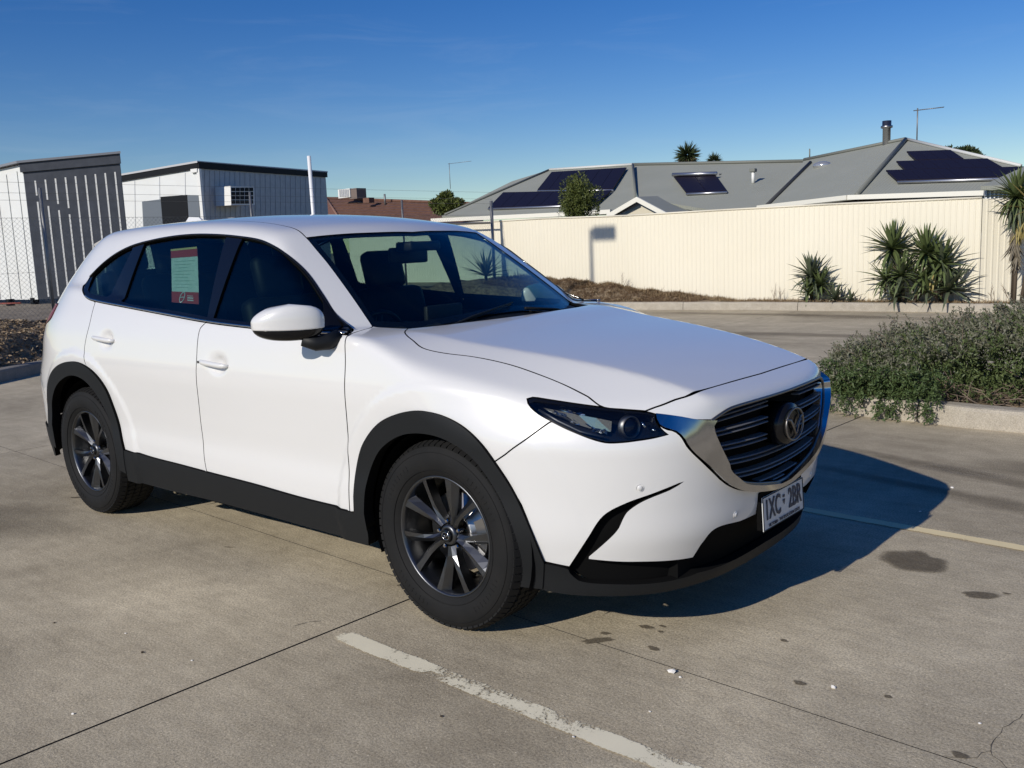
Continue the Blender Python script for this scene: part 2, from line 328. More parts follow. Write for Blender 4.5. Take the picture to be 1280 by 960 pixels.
def smooth_curve(P, sp, corner=True):
    """Catmull-Rom through P resampled about every sp"""
    P = np.asarray(P, float)
    if len(P) == 2:
        n = max(1, int(round(np.linalg.norm(P[1]-P[0])/sp))); return P[0]+(P[1]-P[0])*np.linspace(0, 1, n+1)[:, None]
    Q = np.vstack([2*P[0]-P[1], P, 2*P[-1]-P[-2]]); out = []
    for i in range(1, len(Q)-2):
        a, b, c, d = Q[i-1:i+3]; t = np.linspace(0, 1, 9)[:-1][:, None]
        la = np.linalg.norm(c-b)
        m0 = (c-a)/max(np.linalg.norm(c-b)+np.linalg.norm(b-a), 1e-9)*la; m1 = (d-b)/max(np.linalg.norm(d-c)+np.linalg.norm(c-b), 1e-9)*la
        out.append((1+2*t)*(1-t)**2*b+t*(1-t)**2*m0+t*t*(3-2*t)*c+t*t*(t-1)*m1)
    out = np.vstack(out+[P[-1:]]); L = np.r_[0, np.cumsum(np.linalg.norm(np.diff(out, axis=0), axis=1))]
    n = max(1, int(round(L[-1]/sp))); s = np.linspace(0, L[-1], n+1)
    return np.stack([np.interp(s, L, out[:, k]) for k in range(3)], -1)
def loop(segs, sp=.02):
    out = []
    for sgm in segs:
        c = smooth_curve(sgm, sp)
        if out and np.linalg.norm(out[-1]-c[0]) < sp*.4: c = c[1:]
        out += list(c)
    if np.linalg.norm(out[0]-out[-1]) < sp*.4: out.pop()
    return np.array(out)
def area2(q): x, y = q[:, 0], q[:, 1]; return .5*np.sum(x*np.roll(y, -1)-np.roll(x, -1)*y)
def inset(q, g):
    if area2(q) < 0: g = -g
    e = np.roll(q, -1, 0)-q; e /= np.linalg.norm(e, axis=1, keepdims=True)+1e-12
    n = np.stack([-e[:, 1], e[:, 0]], -1); m = n+np.roll(n, 1, 0); l = np.linalg.norm(m, axis=1, keepdims=True); m /= l+1e-12
    k = np.minimum(2/(l+1e-9), 2.0); return q+m*k*g
def inpoly(pts, q):
    x, y = pts[:, 0], pts[:, 1]; c = np.zeros(len(pts), bool); j = len(q)-1
    for i in range(len(q)):
        a, b = q[i], q[j]
        with np.errstate(divide='ignore', invalid='ignore'):
            h = ((a[1] > y) != (b[1] > y)) & (x < (b[0]-a[0])*(y-a[1])/(b[1]-a[1])+a[0])
        c ^= h; j = i
    return c
def distpoly(pts, q):
    A, B = q, np.roll(q, -1, 0); best = np.full(len(pts), 1e9)
    for a, b in zip(A, B):
        ab = b-a; t = np.clip(((pts-a)@ab)/(ab@ab+1e-12), 0, 1); best = np.minimum(best, np.linalg.norm(pts-a-t[:, None]*ab, axis=1))
    return best
def panel(name, outline, dom, m, parent, sp=.022, gap=.0027, off=0., thick=.014, holes=(), both=False, refine=(), f=None, facet=False, **k):
    """solid sheet cut out of the body surface along outline; both = also its mirror image"""
    f = f or F
    q = inset(dom.to(outline), gap); hs = [inset(dom.to(h), -gap) for h in holes]
    lo, hi = q.min(0), q.max(0); X, Y = np.meshgrid(np.arange(lo[0], hi[0], sp), np.arange(lo[1], hi[1], sp*.87)); X = X+(np.arange(X.shape[0]) % 2)[:, None]*sp*.5
    g = np.stack([X.ravel(), Y.ravel()], -1); g += (np.sin(g[:, ::-1]*917.)*.0007)
    keep = inpoly(g, q) & (distpoly(g, q) > sp*.55)
    for h in hs: keep &= ~inpoly(g, h) & (distpoly(g, h) > sp*.5)
    g = g[keep]
    for c3, r, s2 in refine:
        c2 = dom.to(np.array([c3]))[0]; a, b = np.meshgrid(np.arange(-r, r, s2), np.arange(-r, r, s2)); e = np.stack([a.ravel(), b.ravel()], -1)
        e = c2+e[np.hypot(e[:, 0], e[:, 1]) < r]+.0003; e = e[inpoly(e, q) & (distpoly(e, q) > s2)]
        g = np.vstack([g[np.hypot(*(g-c2).T) > r], e])
    allp = [q]+hs+[g]; n = [len(a) for a in allp]; V = np.vstack(allp); E = []; o0 = 0
    for a in [q]+hs: E += [(o0+i, o0+(i+1) % len(a)) for i in range(len(a))]; o0 += len(a)
    r = delaunay_2d_cdt([Vector(v) for v in V], E, [], 0, 1e-6, True)
    v2 = np.array([tuple(v) for v in r[0]]); fc = np.array([t for t in r[2] if len(t) == 3])
    cen = v2[fc].mean(1); ok = inpoly(cen, q)
    for h in hs: ok &= ~inpoly(cen, h)
    fc = fc[ok]
    P = lift(dom, v2, f); N = grad(P, 2e-4, f)
    of = off(P) if callable(off) else off
    P = P+N*np.reshape(of, (-1, 1)) if callable(off) else P+N*off; N_ = N
    # consistent winding
    a, b, c = P[fc[:, 0]], P[fc[:, 1]], P[fc[:, 2]]; fl = (np.cross(b-a, c-a)*N[fc[:, 0]]).sum(1) < 0; fc[fl] = fc[fl][:, ::-1]
    if callable(off):
        fn = np.cross(P[fc[:, 1]]-P[fc[:, 0]], P[fc[:, 2]]-P[fc[:, 0]]); NV = np.zeros_like(P)
        for i in range(3): np.add.at(NV, fc[:, i], fn)
        l_ = np.linalg.norm(NV, axis=1, keepdims=True); N = np.where(l_ > 1e-12, NV/(l_+1e-12), N)
    # boundary edges
    ed = {}
    for t in fc:
        for i in range(3):
            e = (t[i], t[(i+1) % 3]); kx = (e[1], e[0])
            if kx in ed: del ed[kx]
            else: ed[e] = 1
    be = list(ed); nv = len(P); bi = sorted({i for e in be for i in e}); bmap = {v: i for i, v in enumerate(bi)}
    Pin = P-N*thick; used = sorted(set(fc.ravel()))
    V3 = [P, Pin, P[bi], P[bi]-N[bi]*thick]; F3 = [tuple(t) for t in fc]+[(t[2]+nv, t[1]+nv, t[0]+nv) for t in fc]
    b0 = 2*nv; b1 = 2*nv+len(bi)
    sk = [(b0+bmap[e[1]], b0+bmap[e[0]], b1+bmap[e[0]], b1+bmap[e[1]]) for e in be]; F3 += sk
    en = np.zeros((len(bi), 3))
    for e in be:
        d = np.cross(P[e[1]]-P[e[0]], N[e[0]]); d /= np.linalg.norm(d)+1e-12; en[bmap[e[0]]] += d; en[bmap[e[1]]] += d
    en /= np.linalg.norm(en, axis=1, keepdims=True)+1e-9
    V3 = np.vstack(V3); NN = np.vstack([N, -N, en, en])
    objs = []
    for sgn in ((1, -1) if both else (1,)):
        VV, nn, FF = V3.copy(), NN.copy(), F3
        if sgn < 0: VV[:, 1] *= -1; nn[:, 1] *= -1; FF = [t[::-1] for t in F3]
        me = bpy.data.meshes.new(name); me.from_pydata(VV.tolist(), [], [tuple(map(int, t)) for t in FF]); me.update(); me.materials.append(m)
        if m.name in ('white_pearl_paint', 'black_plastic', 'gloss_black'):
            me.materials.append(EDGE); me.polygons.foreach_set('material_index', [0]*len(fc)+[1]*(len(F3)-len(fc)))
        if not facet:
            me.polygons.foreach_set('use_smooth', [True]*len(me.polygons)); me.normals_split_custom_set_from_vertices(nn.tolist())
        ob = bpy.data.objects.new(name, me); COL.objects.link(ob); ob.parent = parent; tag(ob, **k); objs.append(ob)
    return objs if both else objs[0]
def mir(P): P = np.array(P)[::-1].copy(); P[:, 1] *= -1; return P
def full(half, sp=.02):
    """closed symmetric outline from a half given as open segments that start and end at y = 0"""
    h = []
    for s in half:
        c = smooth_curve(s, sp); h += list(c if not h or np.linalg.norm(h[-1]-c[0]) > sp*.4 else c[1:])
    h = np.array(h); h[0, 1] = 0; h[-1, 1] = 0; m2 = h[::-1].copy(); m2[:, 1] *= -1; return np.vstack([h, m2[1:-1]])
def cutx(c, a, b):
    """piece of a curve between x = a and x = b (x monotone), in that order"""
    c = smooth_curve(c, .01); i = np.argsort(c[:, 0]); c = c[i]; xs = c[:, 0]; g = lambda x: np.array([x, np.interp(x, xs, c[:, 1]), np.interp(x, xs, c[:, 2])])
    lo, hi = min(a, b), max(a, b); mid = c[(xs > lo+.006) & (xs < hi-.006)][::3]; o = np.vstack([g(lo), mid, g(hi)]); return o if a < b else o[::-1]
# ------------------------------------------------------------------ the car
car = empty('parked_suv', label='white seven seat SUV parked in the bay, black wheel arch trims and dark alloy wheels', cat='car')
c = CA
A = lambda *p: np.array(p, float)
seamH = A((.954, -.916, 1.147), (.915, -.83, 1.158), (.876, -.720, 1.163))
arch_f, arch_r = c['archF'], c['archR']
cl_top, dlo_b, dlo_t = c['cladtop'], c['dlo_bot'], c['dlo_top'].copy()
c['ws_top'][-1] = (.406, 0, 1.575)
dlo_t[0] = (.954, -.916, 1.147); dlo_t[1] = (.875, -.84, 1.166)
dlo_f = A(*dlo_b[::-1])                         # front to rear
gB, gC, gD = c['gapB'], c['gapC'], c['gapD']
gBt, gBb = gB[0], A(.936, -.962, .403); gCt, gCb = gC[0], gC[-1]; gDt, gDb = gD[0], A(-1.285, -.982, .898)
archF_dn = arch_f[::-1]                         # from the bumper end over the top to the door end
sF = smooth_curve(arch_f, .01); kI = int(np.argmin(np.linalg.norm(sF-c['seamI'][-1], axis=1)))
door_ref = lambda h: [((h[0]+.03, h[1], h[2]), .10, .009)]
HF, HR = ((-.113+.124)/2, -.972, .985), ((-1.238-.986)/2, -.957, 1.063)
P_ = dict(both=True)
# doors
belt = lambda a, b: cutx(dlo_b, a, b)
o1 = loop([belt(gCt[0], gBt[0]), gB, np.vstack([gB[-1], cutx(cl_top, .93, gCb[0])]), gC[::-1]])
panel('front_door', o1, S_, PAINT, car, refine=door_ref(HF), **P_)
kD = int(np.argmin(np.linalg.norm(smooth_curve(arch_r, .01)-gDb, axis=1))); sR = smooth_curve(arch_r, .01)
o2 = loop([belt(gDt[0], gCt[0]), gC, cutx(cl_top, gCb[0], -.979), sR[kD:][::-1][::2], np.vstack([gD[::-1]])])
panel('rear_door', o2, S_, PAINT, car, refine=door_ref(HR), **P_)
# front wing
hl = c['hl']
o3 = loop([gB[::-1], seamH, A((.876, -.720, 1.163), (.95, -.69, 1.157), (1.036, -.662, 1.151)), c['shutG'][:-1], A(c['shutG'][-2], (2.082, -.737, .912)), hl[5::-1], hl[[0, 23, 22, 21, 20]],
           c['seamI'], sF[:kI+1][::-1][::2], A((.984, -.962, .406), (.936, -.962, .403))])
panel('front_wing', o3, S_, PAINT, car, sp=.02, **P_)
# side frame: windscreen pillar, roof rail, rear pillar and quarter in one pressing
rail = A(c['ws_side'][-1], (.309, -.605, 1.562), (.212, -.585, 1.603), (.045, -.568, 1.637), (-.158, -.560, 1.662), (-.6, -.558, 1.69), (-1.1, -.555, 1.695), (-1.5, -.545, 1.68), (-1.80, -.53, 1.64))
back = A((-1.80, -.53, 1.64), (-1.93, -.56, 1.54), (-2.12, -.62, 1.40), (-2.22, -.68, 1.27))
tl_top = A((-2.22, -.68, 1.27), (-2.06, -.80, 1.262), (-1.875, -.865, 1.255)); tl_bot = A((-1.875, -.865, 1.255), (-1.90, -.90, 1.165), (-2.10, -.86, 1.12))
qb = A((-2.10, -.86, 1.12), (-2.12, -.88, .95), (-2.10, -.90, .80), (-2.05, -.925, .66), (-1.955, -.951, .60))
kq = int(np.argmin(np.linalg.norm(sR-qb[-1], axis=1)))
o4 = loop([seamH, c['ws_side'], rail, back, tl_top, tl_bot, qb, sR[kq:kD+1][::2], gD[::-1], cutx(dlo_b, gDt[0], -1.56), A(dlo_b[1], dlo_b[0]), dlo_t[::-1]])
panel('side_frame', o4, S_, PAINT, car, sp=.02, **P_)
# roof, bonnet, nose, bumper
ro = full([mir(c['ws_top'])*A(1, -1, 1), rail, A((-1.80, -.53, 1.64), (-1.95, -.35, 1.64), (-2.0, 0, 1.645))][0:0] or
          [c['ws_top'][::-1], rail, A((-1.80, -.53, 1.64), (-1.93, -.33, 1.64), (-1.98, 0, 1.645))])
panel('roof_panel', ro, T_, PAINT, car, sp=.03)
rr = A((1.110, 0, 1.151), (1.106, -.10, 1.151), (1.096, -.269, 1.151), (1.073, -.505, 1.151), (1.037, -.663, 1.151))
sK = c['shutK']
ho = full([rr, c['shutG'][:-1], A(c['shutG'][-2], c['shutG'][-1], (2.151, -.703, .902), (2.220, -.661, .894)), np.vstack([sK[:7], A((2.336, 0, .945))])])
panel('bonnet', ho, T_, PAINT, car, sp=.024, gap=.0025)
wt = A((2.251, -.647, .884), (2.30, -.590, .866), (2.345, -.545, .853), (2.388, -.493, .849))
gt = np.vstack([c['grille_top'][:7], A((2.442, 0, .883))])
no = full([np.vstack([A((2.336, 0, .945)), sK[:7][::-1]]), A(sK[0], (2.251, -.647, .884)), wt, gt])
panel('nose_strip', no, B_, PAINT, car, sp=.02)
wb = np.vstack([c['wing_bot'], A((2.421, 0, .506))])[::-1]
wo = np.vstack([c['wing_out'][2:7], A((2.372, -.53, .70), (2.396, -.452, .627))])
whb = c['whitebot']
bo = full([wb, wo[::-1], A(wo[0], (2.284, -.657, .832), hl[11]), hl[11:21], c['seamI'], sF[kI:][::2], A((1.910, -.875, .347), (1.995, -.833, .331)), c['slotL'][:-1], A(c['slotL'][-2], c['slotL'][-1]),
           A(c['slotR'][0], c['slotR'][1]), c['slotR'][1:], A((2.062, -.809, .372), (2.059, -.807, .364)), whb[:4], whb[3:5][:], whb[4:8], A(whb[7], (2.405, -.15, .429), (2.41, 0, .429))], sp=.016)
sens = [((2.230, -.722, .633), .03, .008)]
panel('front_bumper', bo, B_, PAINT, car, sp=.02)
# black lower trims
lm = c['lowmid']
itk = full([A((2.40, 0, .46), (2.40, -.28, .46), (2.37, -.44, .46)), A((2.37, -.46, .45), (2.33, -.52, .35), (2.2, -.69, .37), (2.11, -.77, .38)), A((2.11, -.77, .38), (2.17, -.74, .48), (2.21, -.70, .57), (2.33, -.58, .65)),
            A((2.33, -.60, .665), (2.25, -.69, .63), (2.10, -.80, .545), (2.0, -.845, .42), (1.965, -.85, .31)), A((1.965, -.85, .31), (2.12, -.74, .23), (2.24, -.6, .22), (2.30, -.35, .22), (2.33, 0, .22))])
panel('lower_air_intake', itk, B_, BLKS, car, off=-.035, thick=.02, sp=.03)
va = full([A((2.338, 0, .262), (2.330, -.202, .262), (2.304, -.470, .268)), np.vstack([lm[:5][::-1]]), A(lm[0], (1.995, -.833, .329), (1.909, -.875, .347), (1.853, -.895, .344)),
           A((1.853, -.895, .344), (1.872, -.885, .235)), A((1.872, -.885, .235), (1.95, -.84, .225), (2.139, -.713, .217), (2.262, -.551, .215), (2.316, -.393, .212), (2.33, 0, .207))])
panel('bumper_lip', va, B_, BLKP, car, off=.010, thick=.035, sp=.03)
sl = loop([np.vstack([cutx(cl_top, .973, -.979)]), A((-.979, -.96, .45), (-.995, -.95, .27)), np.vstack([c['cladbot']]), A((1.036, -.948, .27), (1.045, -.95, .345), (1.0, -.96, .405))])
panel('sill_trim', sl, S_, BLKP, car, off=.012, thick=.04, gap=.0, sp=.03, **P_)
fi = c['archF_in']; fo = loop([arch_f[1:], A((1.910, -.875, .347), (1.893, -.878, .240)), A((1.893, -.878, .240), (1.820, -.905, .240)), np.vstack([A((1.820, -.905, .240), (1.812, -.91, .35)), fi[1:-1][::-1]*A(1, 1, 1)-A(0, 0, 0)]), A((1.041, -.962, .416), (1.045, -.955, .36)), A((1.045, -.955, .36), (1.0, -.96, .40), (.984, -.962, .412))], sp=.015)
panel('front_arch_trim', fo, S_, BLKP, car, off=.016, thick=.05, gap=-.004, sp=.02, **P_)
ri = A((-1.06, -.955, .33), (-1.075, -.965, .48), (-1.115, -.975, .62), (-1.20, -.98, .74), (-1.32, -.98, .82), (-1.45, -.98, .845), (-1.577, -.976, .829), (-1.746, -.969, .758), (-1.864, -.959, .640), (-1.90, -.951, .500), (-1.895, -.94, .36))
rof = loop([arch_r[::-1], A((-1.985, -.945, .45), (-1.94, -.935, .37)), A((-1.94, -.935, .37), (-1.895, -.94, .36)), ri[::-1][1:], A((-1.06, -.955, .33), (-.995, -.95, .32)), A((-.995, -.95, .32), (-.979, -.965, .45))], sp=.015)
panel('rear_arch_trim', rof, S_, BLKP, car, off=.015, thick=.05, gap=-.003, sp=.02, **P_)
# lower edge behind the rear wheel, rear bumper, tailgate, rear glass
rb1 = full([A((-2.64, 0, .84), (-2.60, -.4, .84), (-2.42, -.72, .83), (-2.10, -.90, .80)), qb[2:], sR[:kq+1][::-1][::2], A((-1.985, -.945, .47), (-2.2, -.88, .47), (-2.45, -.68, .47), (-2.6, -.4, .47), (-2.63, 0, .47))])
panel('rear_bumper', rb1, R_, PAINT, car, sp=.035)
rb2 = full([A((-2.63, 0, .47), (-2.6, -.4, .47), (-2.45, -.68, .47), (-2.2, -.88, .47), (-1.985, -.945, .47)), A((-1.985, -.945, .47), (-1.945, -.93, .37), (-1.98, -.90, .29)), A((-1.98, -.90, .29), (-2.2, -.82, .27), (-2.5, -.5, .26), (-2.55, 0, .26))])
panel('rear_lower_trim', rb2, R_, BLKP, car, off=.010, thick=.03, sp=.04)
tg = full([A((-2.52, 0, 1.20), (-2.50, -.35, 1.20), (-2.36, -.60, 1.21), (-2.22, -.68, 1.27)), A((-2.22, -.68, 1.27), (-2.22, -.78, 1.20), (-2.10, -.86, 1.12)), qb[:3], A((-2.10, -.90, .80), (-2.42, -.72, .83), (-2.60, -.4, .84), (-2.64, 0, .84))])
panel('tailgate', tg, R_, PAINT, car, sp=.04)
rg = full([A((-2.0, 0, 1.63), (-1.94, -.33, 1.62), (-1.82, -.53, 1.62)), back[1:], A((-2.22, -.68, 1.27), (-2.36, -.60, 1.21), (-2.50, -.35, 1.20), (-2.52, 0, 1.20))])
sp_ = [(-1.66, -.545, 1.655), (-1.80, -.575, 1.622), (-2.02, -.52, 1.600), (-2.16, -.30, 1.606), (-2.20, 0, 1.610)]
spv = [A(*p) for p in sp_]+[A(p[0], -p[1], p[2]) for p in sp_[::-1][1:]]; inn = [A(-1.62, -.50, 1.668), A(-1.75, -.45, 1.668), A(-1.8, -.3, 1.672), A(-1.8, 0, 1.674)]; inn += [A(p[0], -p[1], p[2]) for p in inn[::-1][1:]]
ns = len(spv); ni = len(inn); Vs = [tuple(p) for p in spv]+[tuple(p-A(-.02, 0, .032)) for p in spv]; ctr = (-1.75, 0, 1.675); Vs += [ctr, (-1.75, 0, 1.60)]
Fs = [(i, i+1, 2*ns) for i in range(ns-1)]+[(i+1+ns, i+ns, 2*ns+1) for i in range(ns-1)]+[(i, i+ns, i+1+ns, i+1) for i in range(ns-1)]
mesh_obj('rear_spoiler', Vs, Fs, PAINT, car)
panel('rear_window', rg, R_, SIDEGLASS, car, sp=.05, thick=.004, off=-.004)
tl = loop([tl_top, tl_bot, A((-2.10, -.86, 1.12), (-2.2, -.80, 1.16), (-2.22, -.68, 1.27))])
panel('tail_lamp', tl, S_, REDL, car, sp=.03, off=.004, gap=.003, **P_)
# windows: outline, frame with openings, panes
dl = loop([dlo_b[1:], dlo_t[1:-1], A(dlo_t[-1], dlo_b[1])][:3], sp=.018)
def win(top, bot): return loop([top, A(top[-1], bot[0]), bot, A(bot[-1], top[0])], sp=.02)
zt = smooth_curve(dlo_t, .01); zb = smooth_curve(dlo_b, .01)
def arc(a, b, dz, cv):
    s = cutx(cv, a, b).copy(); s[:, 2] += dz; return s
topc = zt[np.argmin(np.abs(zt[:, 0]-.80)):]; topc = topc[topc[:, 0] > -1.60]
w1 = win(arc(-.045, .655, -.026, topc), np.vstack([A((.78, -.915, 1.178), (.534, -.915, 1.182), (.216, -.906, 1.192), (-.09, -.9, 1.205))]))
w2 = win(arc(-1.02, -.20, -.026, topc), np.vstack([A((-.155, -.9, 1.21), (-.529, -.883, 1.236), (-.951, -.879, 1.268), (-1.05, -.87, 1.278))]))
w3 = loop([arc(-1.56, -1.15, -.028, topc), A((-1.15, -.73, 1.545), (-1.24, -.86, 1.305)), A((-1.24, -.86, 1.305), (-1.36, -.86, 1.312), (-1.46, -.85, 1.325), (-1.53, -.82, 1.345), (-1.57, -.79, 1.375))])
wc = loop([arc(-1.115, -1.055, -.028, topc), A((-1.055, -.72, 1.56), (-1.085, -.87, 1.285)), A((-1.085, -.87, 1.285), (-1.20, -.86, 1.30)), A((-1.20, -.86, 1.30), (-1.115, -.73, 1.553))])
FR = panel('window_frame', dl, S_, BLKG, car, off=-.004, thick=.02, gap=.004, holes=(w1, w2, w3), sp=.03, **P_)
for nm, wq in (('front_side_window', w1), ('rear_side_window', w2), ('quarter_window', w3)):
    panel(nm, wq, S_, SIDEGLASS, car, off=-.012, thick=.004, gap=-.006, sp=.05, **P_)
# bright strip along the foot of the windows and pillar edge
for sg in (1, -1):
    bm = bmesh.new(); b = smooth_curve(np.vstack([dlo_b[2:-1], A((.93, -.921, 1.1475))]), .03).copy()
    Nn = grad(b); pts = b+Nn*.004+A(0, 0, .006); pts[:, 1] *= sg; tube(bm, pts, .0055, 6)
    bm_obj('belt_strip', bm, CHROME, car, True)
    bm = bmesh.new(); b = smooth_curve(dlo_t[1:-1], .03).copy(); b = b+grad(b)*.003; b[:, 2] -= .004; b[:, 1] *= sg; tube(bm, b, .0055, 6)
    bm_obj('window_edge_strip', bm, BLKG, car, True)
# windscreen
wsl = A((.876, -.720, 1.163), (.97, -.55, 1.150), (1.02, -.3, 1.145), (1.03, 0, 1.145))
wsf = full([c['ws_top'][::-1], c['ws_side'][::-1], wsl])
panel('windscreen', wsf, T_, WSGLASS, car, sp=.05, thick=.004, off=-.003, f=F_gh)
wi = wsf.copy(); cw = wi.mean(0); wi = np.array([cw+(p-cw)*A(.90, .945, 1) for p in wi]); wi[:, 0] -= .005
panel('windscreen_border', wsf, T_, BLKG, car, sp=.05, thick=.004, off=-.010, holes=(wi,), f=F_gh)
co = full([A((.99, 0, 1.15), (.97, -.35, 1.15), (.90, -.62, 1.155), (.87, -.70, 1.16)), A((.87, -.70, 1.16), (.97, -.68, 1.155), (1.06, -.655, 1.15)), A((1.06, -.655, 1.15), (1.10, -.5, 1.15), (1.125, -.27, 1.15), (1.135, 0, 1.15))])
panel('cowl', co, T_, BLKP, car, sp=.05, thick=.02, off=-.018)
# chrome wing round the grille
def wing_relief(P):
    a = np.abs(P[:, 1]); z = P[:, 2]
    return .004+.022*(1-sstep(.50, .66, a))+.035*np.clip(z-.62, 0, .22)**1.0*sstep(.30, .5, a)
cwg = full([wb, wo[::-1], A(wo[0], (2.257, -.654, .870), (2.251, -.647, .884)), wt, c['grille_side'][:5], A(c['grille_side'][4], (2.409, -.425, .66), (2.412, -.382, .628)), c['grille_side'][7:], A((2.423, -.043, .527), (2.423, 0, .526))][:0] or
           [wb, wo[::-1], A(wo[0], (2.257, -.654, .870), (2.251, -.647, .884)), wt, A((2.388, -.493, .849), (2.384, -.509, .831)), c['grille_side'][:5], A(c['grille_side'][4], (2.409, -.425, .66), (2.412, -.382, .628)), c['grille_side'][7:], A((2.423, -.043, .527), (2.423, 0, .526))], sp=.02)
panel('grille_surround', cwg, B_, CHROME, car, sp=.03, thick=.07, off=wing_relief, gap=.001)
gro = full([np.vstack([gt[::-1]]), A((2.388, -.493, .849), (2.384, -.509, .831)), c['grille_side'][:5], A(c['grille_side'][4], (2.409, -.425, .66), (2.412, -.382, .628)), c['grille_side'][7:], A((2.423, -.043, .527), (2.423, 0, .526))])
panel('grille_opening', gro, B_, BLKS, car, sp=.04, thick=.02, off=-.075, gap=-.03)
gedge = np.vstack([gro, gro[:1]]); bm = bmesh.new(); tube(bm, gedge+grad(gedge)*.002, .006, 6, cap=False); bm_obj('grille_rim', bm, SATIN, car, True)
# grille bars: pairs following the nose
gq = B_.to(gro)
def bar_at(z0, sag, name='grille_bar'):
    y = np.linspace(-.52, .52, 61); z = z0-sag*(1-(y/.5)**2)+.004*0; pts = np.stack([2.43+0*y, y, z], -1)
    P = lift(B_, B_.to(pts)); ok = inpoly(B_.to(P), inset(gq, .004))
    P = P[ok]
    if len(P) < 4: return
    return P
def bar(P, name='grille_bar', m=BARM, off=-.010, h=.0055, d=.03):
    N = grad(P); a = P+N*off; bm = bmesh.new(); pr = []
    for i in range(len(P)):
        p, n = a[i], N[i]; u = A(0, 0, 1)
        pr.append([bm.verts.new(p+u*h*.5), bm.verts.new(p+n*.003), bm.verts.new(p-u*h*.5), bm.verts.new(p-n*d-u*h*.5), bm.verts.new(p-n*d+u*h*.5)])
    for i in range(len(pr)-1):
        for k in range(5): bm.faces.new((pr[i][k], pr[i][(k+1) % 5], pr[i+1][(k+1) % 5], pr[i+1][k]))
    bm.faces.new(pr[0]); bm.faces.new(pr[-1][::-1]); return bm_obj(name, bm, m, car)
BADGE = A(2.470, .004, .756)
for z0 in (.866, .812, .755, .698, .645, .596):
    for dz in (0, -.0165):
        P = bar_at(z0+dz, .004+.030*(.87-z0)/.2)
        if P is None: continue
        if z0 > .72:
            L = P[P[:, 1] < -.135]; Rr = P[P[:, 1] > .135]
            for q_ in (L, Rr):
                if len(q_) > 3: bar(q_)
        else: bar(P)
# badge: dark dished disc, chrome oval ring and wing mark
bd = empty('front_badge', tuple(BADGE+A(-.01, 0, 0)), car)
def ring(name, ry, rz, rad, m, par, x=0., seg=40, cut=None):
    bm = bmesh.new(); pts = [(x, ry*math.cos(t), rz*math.sin(t)) for t in np.linspace(0, 2*math.pi, seg+1)]; tube(bm, pts, rad, 6, cap=False); return bm_obj(name, bm, m, par, True)
bm = bmesh.new(); lathe(bm, [(.0, .012), (.07, .010), (.098, .002), (.106, -.03), (.10, -.09), (0, -.09)], 40, Matrix.Rotation(math.pi/2, 4, 'Y')); o = bm_obj('badge_plate', bm, LAMPB, bd, True); o.scale = (1, .90, .82)
ring('badge_ring', .078, .062, .0045, SATIN, bd, .018)
bm = bmesh.new(); tube(bm, [(.018, -.078, .030), (.02, -.045, .022), (.021, -.018, -.010), (.021, 0, -.038), (.021, .018, -.010), (.02, .045, .022), (.018, .078, .030)], [.003, .005, .005, .006, .005, .005, .003], 6)
tube(bm, [(.020, -.045, .026), (.021, -.0, -.012), (.020, .045, .026)], .003, 6); bm_obj('badge_wings', bm, SATIN, bd, True)
